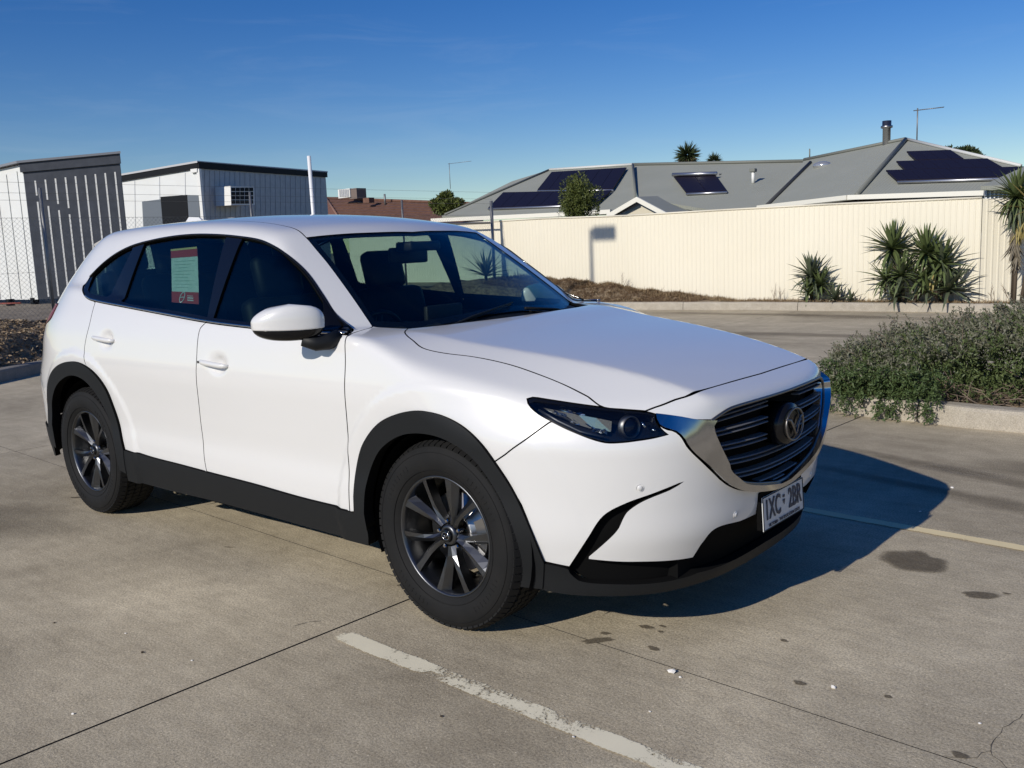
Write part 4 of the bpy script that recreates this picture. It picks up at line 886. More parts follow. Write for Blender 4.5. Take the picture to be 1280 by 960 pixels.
mesh_obj('ground', [(-400, -300, -.12), (400, -300, -.12), (400, 500, -.12), (-400, 500, -.12)], [(0, 1, 2, 3)], mat('dry_earth', (.20, .16, .11), .95, var=(.3, .2, (.13, .12, .07))), kind='structure')
def stain_mat():
    m = concrete_mat('damp_concrete', (.15, .125, .085), (.22, .185, .13), (.18, .15, .105)); nt = m.node_tree; b = nt.nodes['Principled BSDF']; at = nt.nodes.new('ShaderNodeAttribute'); at.attribute_name = 'edge'
    g = nt.nodes.new('ShaderNodeNewGeometry'); n = nt.nodes.new('ShaderNodeTexNoise'); n.inputs['Scale'].default_value = 90; n.inputs['Detail'].default_value = 5; nt.links.new(g.outputs['Position'], n.inputs['Vector'])
    a = nt.nodes.new('ShaderNodeMath'); a.operation = 'MULTIPLY_ADD'; a.inputs[1].default_value = .5; nt.links.new(n.outputs['Fac'], a.inputs[0]); nt.links.new(at.outputs['Fac'], a.inputs[2])
    r = nt.nodes.new('ShaderNodeMapRange'); r.inputs['From Min'].default_value = .28; r.inputs['From Max'].default_value = .95; r.inputs['To Max'].default_value = .86; nt.links.new(a.outputs[0], r.inputs['Value']); nt.links.new(r.outputs[0], b.inputs['Alpha']); return m
STM = stain_mat()
FAINT = STM.copy(); FAINT.name = 'faint_dirt'; [setattr(n.inputs['To Max'], 'default_value', .34) for n in FAINT.node_tree.nodes if n.type == 'MAP_RANGE']
def blob(cx_, cy_, rx, ry, ang, seed, n=40, z=.0015, m=None, rough=.16, soft=.30):
    r = random.Random(seed); ph = [(k, r.uniform(-1, 1)*rough/(k**.7), r.uniform(0, 6.28)) for k in range(1, 8)]; P = [(cx_, cy_, z)]; E = [1.]
    for s_, e_ in ((1-soft, .8), (1., .35), (1+soft*.6, 0.)):
        for t in np.linspace(0, 2*math.pi, n+1)[:-1]:
            f = s_*(1+sum(a*math.cos(k*t+p) for k, a, p in ph)); x, y = rx*f*math.cos(t), ry*f*math.sin(t); P.append((cx_+x*math.cos(ang)-y*math.sin(ang), cy_+x*math.sin(ang)+y*math.cos(ang), z)); E.append(e_)
    F_ = [(0, 1+k, 1+(k+1) % n) for k in range(n)]+[(1+j*n+k, 1+(j+1)*n+k, 1+(j+1)*n+(k+1) % n, 1+j*n+(k+1) % n) for j in range(2) for k in range(n)]
    o = mesh_obj('stain', P, F_, m or STM, pav); at = o.data.attributes.new('edge', 'FLOAT', 'POINT'); at.data.foreach_set('value', E); return o
STAIN = [((1147, 701), .135, .125, 0, 1), ((1222, 744), .07, .035, .3, 2), ((745, 801), .055, .022, .9, 3), ((757, 792), .02, .012, .4, 4), ((808, 784), .027, .017, .2, 5), ((828, 783), .015, .008, 0, 6),
         ((826, 790), .011, .009, 0, 7), ((818, 811), .024, .015, 0, 8), ((980, 801), .016, .010, 0, 9), ((1000, 854), .022, .014, 0, 10), ((1110, 871), .014, .009, 0, 11), ((1200, 944), .022, .016, 0, 12), ((1258, 742), .015, .01, 0, 13),
         ((498, 732), .010, .006, 0, 14), ((285, 684), .03, .006, .5, 15), ((95, 622), .04, .014, .5, 16)]
for (u, v), rx, ry, an, sd_ in STAIN:
    p = on(u, v, 2, 0); blob(p[0], p[1], rx, ry, an, sd_, rough=.22)
# broad faint dirt: tyre scuffs and drip zones in the bays
for i, (x_, y_, rx, ry, an) in enumerate(((3.1, 1.9, 1.3, .10, -.25), (2.6, 2.5, 1.1, .08, -.3), (-2.2, -1.6, .8, .35, .3), (-.6, -2.3, .6, .3, .1), (-3.5, -2.6, .9, .3, .2), (-5, 9, 2.6, .25, 0), (-1, 9.6, 3, .2, .05), (1.5, 12.3, 3.2, .3, 0), (-3, 12.6, 2.6, .22, 0), (3, 11.2, 2.6, .16, .1), (3.1, 2.9, .7, .25, .3))): blob(x_, y_, rx, ry, an, 40+i, z=.0009, m=FAINT, rough=.3, soft=.6)
# loose chips and pebbles
WST = mat('white_chip', (.75, .72, .66), .8); DST = mat('dark_leaf', (.05, .035, .02), .9)
for (u, v, s, m_) in ((840, 841, .016, WST), (1042, 860, .010, WST), (552, 896, .006, DST), (717, 922, .006, WST), (91, 893, .006, WST), (812, 890, .005, WST), (157, 792, .005, WST), (178, 816, .007, DST), (240, 826, .005, WST), (850, 847, .006, WST), (1225, 905, .006, WST), (68, 779, .006, DST), (1190, 610, .01, WST), (1150, 640, .008, WST)):
    p = on(u, v, 2, 0); bm = bmesh.new(); bmesh.ops.create_icosphere(bm, subdivisions=1, radius=s, matrix=Matrix.Translation(V3(p+np.array([0, 0, s*.4]))) @ Matrix.Diagonal((1, .8, .55, 1)))
    for q in bm.verts: q.co += Vector((rng.uniform(-1, 1), rng.uniform(-1, 1), rng.uniform(-.5, .5)))*s*.25
    bm_obj('loose_chip', bm, m_, pav)
# hairline cracks
def crack(pix, w_=.0035, jit=.012, seed=0):
    r = random.Random(seed); P = [on(u, v, 2, .0012) for u, v in pix]; C2 = smooth_curve(np.array(P), .03); n = len(C2); V = []
    for i, q in enumerate(C2):
        t = C2[min(i+1, n-1)]-C2[max(i-1, 0)]; t /= np.linalg.norm(t); s = np.array([-t[1], t[0], 0]); q = q+s*r.uniform(-jit, jit)*.5; ww = w_*r.uniform(.3, 1); V += [q-s*ww*.5, q+s*ww*.5]
    return mesh_obj('crack', V, [(2*i, 2*i+1, 2*i+3, 2*i+2) for i in range(n-1)], mat('crack_dark', (.09, .08, .065), .95), pav)
crack([(1280, 893), (1262, 905), (1245, 920), (1236, 938), (1205, 949), (1180, 946)], seed=1); crack([(1236, 938), (1250, 952), (1262, 965)], seed=2, w_=.003)
crack([(368, 782), (388, 777), (402, 776)], seed=3, w_=.005, jit=.006)

# worn painted lines
def paint_mat(name, col, wear):
    m = bpy.data.materials.new(name); m.use_nodes = True; nt = m.node_tree; b = nt.nodes['Principled BSDF']; L = nt.links.new; b.inputs['Base Color'].default_value = (*col, 1); b.inputs['Roughness'].default_value = .8
    g = nt.nodes.new('ShaderNodeNewGeometry'); n = nt.nodes.new('ShaderNodeTexNoise'); n.inputs['Scale'].default_value = 70; n.inputs['Detail'].default_value = 8; n.inputs['Roughness'].default_value = .85; L(g.outputs['Position'], n.inputs['Vector'])
    n2 = nt.nodes.new('ShaderNodeTexNoise'); n2.inputs['Scale'].default_value = 5.5; n2.inputs['Detail'].default_value = 4; L(g.outputs['Position'], n2.inputs['Vector'])
    ad = nt.nodes.new('ShaderNodeMath'); ad.operation = 'MULTIPLY_ADD'; ad.inputs[1].default_value = .75; L(n2.outputs['Fac'], ad.inputs[0]); L(n.outputs['Fac'], ad.inputs[2])
    uv = nt.nodes.new('ShaderNodeAttribute'); uv.attribute_name = 'edge'; a2 = nt.nodes.new('ShaderNodeMath'); a2.operation = 'ADD'; L(ad.outputs[0], a2.inputs[0]); L(uv.outputs['Fac'], a2.inputs[1])
    r = nt.nodes.new('ShaderNodeValToRGB'); r.color_ramp.elements[0].position = wear; r.color_ramp.elements[1].position = wear+.05; L(a2.outputs[0], r.inputs[0]); L(r.outputs[0], b.inputs['Alpha'])
    cr = nt.nodes.new('ShaderNodeValToRGB'); cr.color_ramp.elements[0].color = (*[x*.84 for x in col], 1); cr.color_ramp.elements[1].color = (*col, 1); L(n2.outputs['Fac'], cr.inputs[0]); L(cr.outputs[0], b.inputs['Base Color']); MATS[name] = m; return m
def line(name, a, b, w_, m, worn=(), tail=None):
    a, b = np.array(a, float), np.array(b, float); n = 60; t = (b-a)/np.linalg.norm(b-a); s = np.array([-t[1], t[0]]); V = []; E = []
    prof = (-.5, -.38, 0, .38, .5); ed = (-.25, .08, .16, .08, -.25)
    for i in range(n+1):
        f = i/n; q = a+(b-a)*f; wv = sum(max(0, 1-abs(f-c_)/r_)*d_ for c_, r_, d_ in worn)
        for p_, e_ in zip(prof, ed): x = q+s*w_*p_; V.append((x[0], x[1], .0035)); E.append(e_-wv-(.3 if i in (0, n) else 0))
    F_ = [(5*i+k, 5*i+5+k, 5*i+6+k, 5*i+k+1) for i in range(n) for k in range(4)]
    o = mesh_obj(name, V, F_, m, None, kind='structure'); at = o.data.attributes.new('edge', 'FLOAT', 'POINT'); at.data.foreach_set('value', E); return o
pa, pb = on(420, 792, 2, 0), on(850, 962, 2, 0); d_ = (pb-pa)/np.linalg.norm(pb-pa)
line('bay_line', pa[:2], (pa+d_*3.6)[:2], .10, paint_mat('worn_white_paint', (.88, .80, .58), .845), worn=((.165, .05, .13), (.0, .02, .2), (.27, .08, .08)))
qa, qb2 = on(1022, 640, 2, 0), on(1280, 686, 2, 0); d_ = (qb2-qa)/np.linalg.norm(qb2-qa)
line('bay_line', (qa-d_*.95)[:2], (qa+d_*3.5)[:2], .085, paint_mat('worn_yellow_paint', (.90, .74, .42), .74))

# kerbs made of cast lengths
def kerb_run(name, P, w_, h, m, seg=2.4, side=1, round_=.03, joint=.010):
    P = [np.array(p, float) for p in P]; C2 = smooth_curve(np.array([(p[0], p[1], 0) for p in P]), .12); L = np.r_[0, np.cumsum(np.linalg.norm(np.diff(C2, axis=0), axis=1))]; root = empty(name, kind='structure')
    k0 = 0.
    while k0 < L[-1]-.3:
        k1 = min(k0+seg, L[-1]); s = np.linspace(k0+joint/2, k1-joint/2, max(2, int((k1-k0)/.12))); q = np.stack([np.interp(s, L, C2[:, i]) for i in range(3)], -1); t = np.gradient(q, axis=0); t /= np.linalg.norm(t, axis=1, keepdims=True); n = np.stack([-t[:, 1], t[:, 0], 0*t[:, 0]], -1)*side
        prof = [(0, -.08), (.0, .012), (.012, h-round_), (.012+round_*.4, h-round_*.25), (.02+round_, h), (w_, h), (w_, -.08)]; V = []
        for i in range(len(q)):
            for a, z in prof: V.append(q[i]+n[i]*a+np.array([0, 0, z+.002*math.sin(q[i][0]*7)]))
        m_ = len(prof); F_ = [(i*m_+k, i*m_+k+1, (i+1)*m_+k+1, (i+1)*m_+k) for i in range(len(q)-1) for k in range(m_-1)]+[tuple(range(m_)), tuple(range((len(q)-1)*m_, len(q)*m_))[::-1]]
        o = mesh_obj('kerb_stone', V, F_, m, root); bm = bmesh.new(); bm.from_mesh(o.data); bmesh.ops.recalc_face_normals(bm, faces=bm.faces[:]); bm.to_mesh(o.data); bm.free(); k0 = k1
    return C2
FARK = [(-10.3, 9.0), (-9.9, 10.6), (-9.2, 11.9), (-8.2, 12.75), (-7.2, 13.05), (-6.2, 13.2), (-4.4, 13.45), (-3.3, 13.52), (-1.8, 13.60), (-.5, 13.61), (1.5, 13.6), (6, 13.5)]
kerb_run('garden_kerb', FARK, .16, .155, KERBM, 2.35)
LEFTK = [(-6.0, -3.2), (-7.3, -1.0), (-8.66, 1.26), (-9.08, 1.95), (-9.9, 3.4), (-10.4, 5.5), (-10.45, 7.5), (-10.3, 8.9)]
kerb_run('bed_kerb', LEFTK, .17, .16, KERBD, 2.4)
ISL = [(1.25, 5.75), (.98, 5.45), (.90, 5.0), (.92, 4.55), (1.0, 4.22), (1.14, 4.05), (1.34, 3.985), (1.7, 3.965), (2.1, 3.90), (2.5, 3.90), (3.4, 3.86), (6.0, 3.75)]
kerb_run('planter_kerb', ISL, .17, .155, KERBM, 1.25, joint=.012)

# garden bed, planter soil, yard
SOIL = mat('bark_and_soil', (.12, .083, .048), .95, bump=(38, 1., .03), var=(14, .10, (.27, .20, .12)))
DRY = mat('dry_dirt', (.26, .215, .155), .95, bump=(14, .7, .02), var=(3, .15, (.18, .145, .10)))
def bed_h(x, y):
    h = .12+0*x
    g = np.maximum(sstep(-5.5, -9.2, x)*0, 0)
    r = np.clip((-5.3-x)/4.2, 0, 1); r = r*r*(3-2*r)
    e = np.clip((y-(12.75-.1*(x+8)**2*0))/.8, 0, 1)
    left = np.clip((-9.0-x+(-.55)*(0*(y)))/1.9, 0, 1); left = left*left*(3-2*left)
    return h, r, e, left
def ground_patch(name, poly, hf, m, sp=.16, **k):
    poly = np.array(poly, float); lo, hi = poly.min(0), poly.max(0); X, Y = np.meshgrid(np.arange(lo[0], hi[0], sp), np.arange(lo[1], hi[1], sp)); g = np.stack([X.ravel(), Y.ravel()], -1)+nr.uniform(-.25, .25, (X.size, 2))*sp
    g = g[inpoly(g, poly) & (distpoly(g, poly) > sp*.4)]; ring_ = []
    for i in range(len(poly)):
        a, b = poly[i], poly[(i+1) % len(poly)]; n = max(1, int(np.linalg.norm(b-a)/sp)); ring_ += [a+(b-a)*j/n for j in range(n)]
    ring_ = np.array(ring_); V = np.vstack([ring_, g]); r = delaunay_2d_cdt([Vector(v) for v in V], [(i, (i+1) % len(ring_)) for i in range(len(ring_))], [], 0, 1e-6, True)
    v2 = np.array([tuple(v) for v in r[0]]); fc = np.array([t for t in r[2] if len(t) == 3]); fc = fc[inpoly(v2[fc].mean(1), poly)]; z = hf(v2[:, 0], v2[:, 1])
    return mesh_obj(name, np.c_[v2, z], fc, m, None, True, **k)
fk = smooth_curve(np.array([(a, b, 0) for a, b in FARK]), .4)[:, :2]; lk = smooth_curve(np.array([(a, b, 0) for a, b in LEFTK]), .4)[:, :2]
def off2(P, d):
    t = np.gradient(P, axis=0); t /= np.linalg.norm(t, axis=1, keepdims=True); return P+np.stack([-t[:, 1], t[:, 0]], -1)*d
allk = np.vstack([off2(lk, .15), off2(fk, .14)])
bedpoly = np.vstack([allk, [(6, 14.5), (-11.3, 14.5), (-11.3, -3.2)]])
kk = allk
def hbed(x, y):
    P = np.stack([x, y], -1); d = np.full(len(P), 9.)
    for a, b in zip(kk[:-1], kk[1:]):
        ab = b-a; t = np.clip(((P-a)@ab)/(ab@ab+1e-9), 0, 1); d = np.minimum(d, np.linalg.norm(P-a-t[:, None]*ab, axis=1))
    amp = np.clip((-4.8-x)/4.4, 0, 1)**.8; n = .035*np.sin(x*5.1+y*3)*np.cos(y*4.3-x*2)+.025*np.sin(x*11.3)*np.cos(y*9.7)
    rise = sstep(.0, .75, d)*amp*.36+sstep(.3, 1.9, d)*np.clip((-9.2-x)/1.2, 0, 1)*.16
    bump_ = .12*np.exp(-(((x+8.9)/.5)**2+((y-13.75)/.5)**2))+.07*np.exp(-(((x+7.7)/.45)**2+((y-13.7)/.4)**2))
    return .135+rise+bump_*1.+n*np.clip(d*3, 0, 1)*(.25+amp)
ground_patch('garden_bed', bedpoly, hbed, SOIL, .13, kind='structure')
isl = off2(smooth_curve(np.array([(a, b, 0) for a, b in ISL]), .25)[:, :2], -.15)
isl_in = off2(smooth_curve(np.array([(a, b, 0) for a, b in ISL]), .25)[:, :2], .15)
ground_patch('planter_bed', np.vstack([isl_in, [(6, 5.9), (1.5, 5.9)]]), lambda x, y: .13+.03*np.sin(x*6)*np.cos(y*7), SOIL, .12, kind='structure')
boxo('yard_ground', (-61.35, 20, .25), (100, 140, .60), DRY, kind='structure')
boxo('house_lots', (34, 74.55, .02), (90.6, 120, .20), mat('lot_earth', (.18, .15, .10), .95), kind='structure')
boxo('retaining_sleeper', (-11.32, 5.0, .42), (.09, 17.5, .34), mat('old_timber', (.05, .042, .034), .9, bump=(40, .5, .01)), label='dark timber sleeper edging between the mulch bed and the yard', cat='edging')

# ------------------------------------------------------------------ fences
CREAM = mat('cream_steel', (.80, .74, .59), .5, spec=.4, var=(.7, .25, (.76, .70, .55)))
fe = empty('cream_steel_fence', (0, 0, 0), label='long cream ribbed steel fence behind the garden bed', cat='fence')
def ribbed(name, x0, x1, y, z0f, z1f, m, par, pitch=.100, d=.0065, fn=None):
    V = []; F_ = []; x = x0; cols = []
    while x < x1-1e-6:
        for a, b in ((0, 0), (.62, 0), (.72, 1), (.90, 1)):
            xx = x+a*pitch
            if xx < x1: cols.append((xx, b*d))
        x += pitch
    cols.append((x1, 0)); n = len(cols)
    for xx, dd in cols:
        for z in (z0f, z1f):
            p = fn(xx, dd, z) if fn else (xx, y-dd, z(xx) if callable(z) else z); V.append(p)
    F_ = [(2*i, 2*i+2, 2*i+3, 2*i+1) for i in range(n-1)]; o = mesh_obj(name, V, F_, m, par); md = o.modifiers.new('thick', 'SOLIDIFY'); md.thickness = .002; return o
ztop = lambda x: np.interp(x, [-20, -11.3, -9.8, -7.2, -4.2, -2.4, -.3, .4], [2.02, 2.05, 2.04, 1.98, 1.99, 1.965, 1.93, 1.86])
xs = [-17.0, -14.65, -12.3, -9.95, -7.6, -5.25, -2.9, -.31]
for a, b in zip(xs[:-1], xs[1:]): ribbed('fence_panel', a+.0005, b-.0005, 14.1, .10, lambda x: float(ztop(x))-.012, CREAM, fe)
ribbed('fence_panel', 0, 2.1, 0, .10, 1.91, CREAM, fe, fn=lambda t, dd, z: (-.30+t*.86+dd*.5, 14.1+t*.5-dd*.86, z-.05*t*(z > 1)))
for a, b in zip(xs[:-1], xs[1:]):
    bm = bmesh.new(); tube(bm, [(a, 14.095, float(ztop(a))), (b, 14.095, float(ztop(b)))], .020, 6); bm_obj('top_rail', bm, CREAM, fe)
GALV = mat('galvanised_steel', (.27, .27, .265), .5, .6, var=(12, .2, (.22, .22, .215)))
cl = empty('chain_link_fence', (0, 0, 0), label='chain link security fence with barbed wire along the yard', cat='fence')
FX, FY0, FY1, FZ0, FZ1 = -11.2, .2, 13.8, .50, 2.20
bm = bmesh.new(); g = .075; H_ = FZ1-FZ0
k = FY0-H_
def wire(bm, a, b, r=.0016):
    a, b = Vector(a), Vector(b); t = (b-a).normalized(); u = t.orthogonal().normalized(); v = t.cross(u); q = [[bm.verts.new(p+(u*math.cos(c_)+v*math.sin(c_))*r) for c_ in (0, 2.09, 4.19)] for p in (a, b)]
    for i in range(3): bm.faces.new((q[0][i], q[0][(i+1) % 3], q[1][(i+1) % 3], q[1][i]))
while k < FY1:
    for s in (1, -1):
        y0_, y1_ = (k, k+H_) if s > 0 else (k+H_, k); za, zb_ = FZ0, FZ1
        if y0_ < FY0: f = (FY0-y0_)/(y1_-y0_); za += H_*f; y0_ = FY0
        if y0_ > FY1: f = (FY1-y0_)/(y1_-y0_); za += H_*f; y0_ = FY1
        if y1_ > FY1: f = (FY1-y0_)/(y1_-y0_); zb_ = za+(zb_-za)*f; y1_ = FY1
        if y1_ < FY0: f = (FY0-y0_)/(y1_-y0_); zb_ = za+(zb_-za)*f; y1_ = FY0
        if abs(y1_-y0_) > .01: wire(bm, (FX-.002*s, y0_, za), (FX-.002*s, y1_, zb_))
    k += g
bm_obj('wire_mesh', bm, GALV, cl, kind='stuff')
for z in (.55, 1.35, 2.19, 2.46, 2.57, 2.73):
    bm = bmesh.new(); wire(bm, (FX, FY0, z), (FX, FY1, z), .0024); bm_obj('line_wire', bm, GALV, cl)
for u, ut, zt, r in ((505, 250, None, .022), (317, 240, None, .022), (57, 235, None, .026)):
    p = on(u, 300, 0, FX); q = on(ut if 0 else u, ut, 0, FX); rod('post', (FX, p[1], .3), (FX, p[1], q[2]), r, GALV, cl)
p = on(397, 300, 0, FX); q = on(396, 195, 0, FX)
rod('white_pole', (FX-.06, p[1], .4), (FX-.06, p[1]-.02, q[2]), .038, mat('white_pole_paint', (.80, .80, .80), .4), None, 10, label='tall white pole in front of the white site hut', cat='pole')
rod('corner_post', (-11.21, 13.78, .1), (-11.21, 13.78, 2.53), .040, GALV, cl, 10)
bm = bmesh.new(); tube(bm, [(-11.21, 13.70, 2.0), (-11.21, 10.5, 2.02)], .02, 6); tube(bm, [(-11.21, 13.78, 2.0), (-13.2, 13.80, 2.03)], .022, 6); bm_obj('rail', bm, GALV, cl)
# floodlight mast beside the bay, out of frame: its shadow falls on the cream fence
lm_ = empty('floodlight_mast', (-9.15, .5, 0), label='tall car park floodlight mast whose shadow falls on the cream fence', cat='lamp post')
bm = bmesh.new(); tube(bm, [(0, 0, 0), (0, 0, 8.95)], [.07, .045], 12); bx(bm, (0, 0, .02), (.3, .3, .04)); bm_obj('mast', bm, GALV, lm_, True)
bm = bmesh.new(); bx(bm, (.37, 0, 8.86), (.62, .16, .26), bev=.02); bx(bm, (.06, 0, 8.9), (.14, .06, .06)); bm_obj('lamp_head', bm, GALV, lm_)
# ------------------------------------------------------------------ buildings beyond the fences
CHAR = mat('charcoal_steel', (.075, .082, .098), .6, spec=.3, var=(5, .2, (.052, .058, .070))); WSTEEL = mat('white_steel', (.74, .75, .72), .5, var=(1.5, .2, (.70, .70, .66))); GREYS = mat('grey_and_shaded_steel', (.42, .43, .45), .5, .2, var=(6, .2, (.36, .37, .38)))
BLKF = mat('black_fascia', (.006, .007, .009), .6, spec=.2); WTRIM = mat('white_trim', (.78, .77, .72), .5)
def vert_face(u, v, D):
    d = ray(u, v); return CAM + d*(D/math.hypot(d[0], d[1]))
def wall_quad(pa, pb, za, ta, tb):          # pa, pb ground points (x, y); za base; ta, tb tops
    return [np.array([pa[0], pa[1], za]), np.array([pb[0], pb[1], za]), np.array([pb[0], pb[1], tb]), np.array([pa[0], pa[1], ta])]
# charcoal and white shed
sh = empty('steel_shed', (0, 0, 0), label='charcoal and white skillion shed behind the chain link fence', cat='shed')
c0 = vert_face(28, 203, 24.0); c1 = vert_face(148, 191, 23.6); b0 = vert_face(51, 375, 24.0)
n1 = np.array([c1[1]-c0[1], -(c1[0]-c0[0]), 0]); n1 /= np.linalg.norm(n1); t1 = np.array([c1[0]-c0[0], c1[1]-c0[1], 0]); L1 = np.linalg.norm(t1); t1 /= L1; zb0 = .66
lean = np.array([b0[0]-c0[0], b0[1]-c0[1], 0])
w2 = np.array([-.985, -.17, 0]); L2 = 6.0
solid('wall', [c0+np.array([0, 0, zb0-c0[2]]), c1+np.array([0, 0, zb0-c1[2]]), c1, c0], n1, .10, CHAR, sh)
cl0 = c0+w2*L2; solid('wall', [cl0+np.array([0, 0, zb0-cl0[2]-.0]), c0+np.array([0, 0, zb0-c0[2]])+w2*.02, c0+w2*.02-np.array([0, 0, .05]), cl0-np.array([0, 0, .25])], np.array([.17, -.985, 0]), .10, WSTEEL, sh)
nb = 9
for i in range(nb):
    f = (i+.55)/nb; a = c0+t1*L1*(.06+.94*f-.01)+n1*.012; top = a[2]+(c1[2]-c0[2])*f-a[2]*0
    zt_ = c0[2]+(c1[2]-c0[2])*f-.42; w_ = .034
    for z0_, z1_ in ((zb0+.05, zt_-.45-.12*i*(i < 4)-.02), (zt_-.33-.12*i*(i < 4), zt_)):
        if i >= 4 and z0_ > 2: continue
        if i >= 4: z1_ = zt_
        a0 = a.copy(); a0[2] = 0; boxo('white_batten', tuple(a0-n1*.009+np.array([0, 0, (z0_+z1_)/2])), (w_, .005, z1_-z0_), WTRIM, sh, rot=Matrix.Rotation(math.atan2(t1[1], t1[0]), 3, 'Z'))
solid('fascia', [c0+n1*.04-t1*.06+np.array([0, 0, -.22]), c1+n1*.04+t1*.03+np.array([0, 0, -.24]), c1+n1*.04+t1*.03, c0+n1*.04-t1*.06], n1, .06, CHAR, sh)
solid('roof', [c0+n1*.08-t1*.1+np.array([0, 0, .03]), c1+n1*.08+t1*.06+np.array([0, 0, .03]), c1+w2*L2+t1*.06+np.array([0, 0, -.3]), cl0-t1*.1+np.array([0, 0, -.3])], (0, 0, 1), .05, mat('grey_roof_sheet', (.22, .23, .25), .5), sh)
for i in range(14):
    a = c0+w2*(.25+i*.42)+np.array([.17, -.985, 0])*.012; boxo('wall_rib', (a[0], a[1], (zb0+c0[2]-.15-.04*i)/2), (.035, .006, c0[2]-.2-.04*i-zb0), WSTEEL, sh)
for u in (6, 37): p = vert_face(u, 374, 24.05); boxo('stump', (p[0]-.1, p[1]+.15, .55), (.14, .14, .30), BLKF, sh)
rod('hose', (-17.9, 5.3, .62), (-19.6, 4.9, .60), .02, mat('red_hose', (.25, .05, .03), .6), None, label='red hose lying on the dirt under the shed', cat='hose')
# site hut
ht = empty('site_hut', (0, 0, 0), label='white site hut, one side coloured grey for shade, with black fascia and air conditioner', cat='hut')
h0 = vert_face(248.5, 210, 32.0); h1 = vert_face(407, 221, 38.1); hl_ = vert_face(150, 224, 34.7)
ta = np.array([h1[0]-h0[0], h1[1]-h0[1], 0]); La = np.linalg.norm(ta); ta /= La; na = np.array([ta[1], -ta[0], 0]); na = na if na[0] > 0 else -na
tb = np.array([hl_[0]-h0[0], hl_[1]-h0[1], 0]); Lb = np.linalg.norm(tb)+1.2; tb /= np.linalg.norm(tb); nb_ = np.array([-tb[1], tb[0], 0]); nb_ = nb_ if nb_[1] < 0 else -nb_
zh = .75; top = h0[2]
E0 = lambda p, z: np.array([p[0], p[1], z])
hb = h0+tb*Lb
solid('wall', [E0(h0, zh), E0(h1, zh), E0(h1, h1[2]), E0(h0, top)], na, .08, GREYS, ht)  # white hut wall, its shade put in as grey colour
solid('wall', [E0(hb, zh), E0(h0+tb*.09, zh), E0(h0+tb*.09, top), E0(hb, hl_[2]-.12)], nb_, .08, WSTEEL, ht)
solid('roof', [E0(h0+na*.05+nb_*.1, top+.22), E0(h1+na*.05+ta*.1, h1[2]+.22), E0(h1+tb*Lb+ta*.1, h1[2]+.2), E0(hb+nb_*.1, hl_[2]+.1)], (0, 0, 1), .06, mat('hut_roof', (.5, .5, .5), .5), ht)
solid('fascia', [E0(h0+na*.06+nb_*.06, top-.02), E0(h1+na*.06+ta*.05, h1[2]-.02), E0(h1+na*.06+ta*.05, h1[2]+.17), E0(h0+na*.06+nb_*.06, top+.19)], na, .05, BLKF, ht)
solid('fascia', [E0(hb+nb_*.07, hl_[2]-.14), E0(h0+nb_*.07+na*.01, top-.02), E0(h0+nb_*.07+na*.01, top+.19), E0(hb+nb_*.07, hl_[2]+.08)], nb_, .05, BLKF, ht)
boxo('corner_trim', (h0[0]+na[0]*.01, h0[1]+nb_[1]*.01, (zh+top)/2-.02), (.11, .11, top-zh-.02), WTRIM, ht, rot=Matrix.Rotation(math.atan2(ta[1], ta[0]), 3, 'Z'))
class Face:
    def __init__(s, p, n): s.p, s.n = p, n
    def at(s, u, v, off=0.): d = ray(u, v); q = s.p+s.n*off; return CAM+d*((q-CAM)@s.n/(d@s.n))
FL, FR_ = Face(h0, nb_), Face(h0, na)
def patch(face, pix, m, nm, par, off=.01, t=.02): return solid(nm, [face.at(u, v, off) for u, v in pix], face.n, t, m, par)
DGREY = mat('slate_cladding', (.13, .15, .17), .5)
patch(FL, [(177.5, 252), (201, 249), (205.5, 285), (179.5, 290)], DGREY, 'wall_panel', ht, .02)
patch(FL, [(234, 244), (248, 244), (250.5, 282), (236.5, 282)], DGREY, 'wall_panel', ht, .02)
patch(FL, [(200.5, 246), (233.5, 243.5), (236, 285), (204, 288)], BLKF, 'window', ht, .03)
for u in (168, 199, 231): patch(FL, [(u, 226-(u-168)*.16), (u+.6, 226-(u-168)*.16), (u+1.6, 290), (u+1, 290)], GREYS, 'wall_joint', ht, .008, .01)
o = patch(FL, [(238, 211.5), (246, 210.5), (246, 215), (238, 216)], WTRIM, 'wall_light', ht, .10, .10)
OA = .62
acb = solid('air_conditioner', [FR_.at(u, v, OA) for u, v in ((288, 232.5), (317.5, 233.5), (318.5, 256), (289, 256.5))], FR_.n, OA, WTRIM, ht)
for k in range(3):
    pf, pb_ = FR_.at(288, 235.5+k*7.2, OA-.04), FR_.at(288, 235.5+k*7.2, OA-.04)-FR_.n*(OA-.12); sd3 = nb_*.012; dn = np.array([0, 0, -.115])
    solid('air_louvre', [pf+sd3, pb_+sd3, pb_+sd3+dn, pf+sd3+dn], nb_, .02, GREYS, acb)
for i in range(5):
    for j in range(4):
        u0, v0 = 289.4+i*5.6, 234.6+j*5.2; solid('grille_pane', [FR_.at(u0, v0, OA+.012), FR_.at(u0+4.7, v0, OA+.012), FR_.at(u0+4.9, v0+4.3, OA+.012), FR_.at(u0+.2, v0+4.3, OA+.012)], FR_.n, .012, BLKF, acb)
for k in range(24):
    u = 256+k*6.3; patch(FR_, [(u, 212+(u-250)*.07), (u+1.2, 212+(u-250)*.07), (u+2, 280), (u+.8, 280)], GREYS, 'wall_rib', ht, .012, .012)
rod('downpipe', FR_.at(314, 240, .08), FR_.at(318, 280, .08), .02, WTRIM, ht)

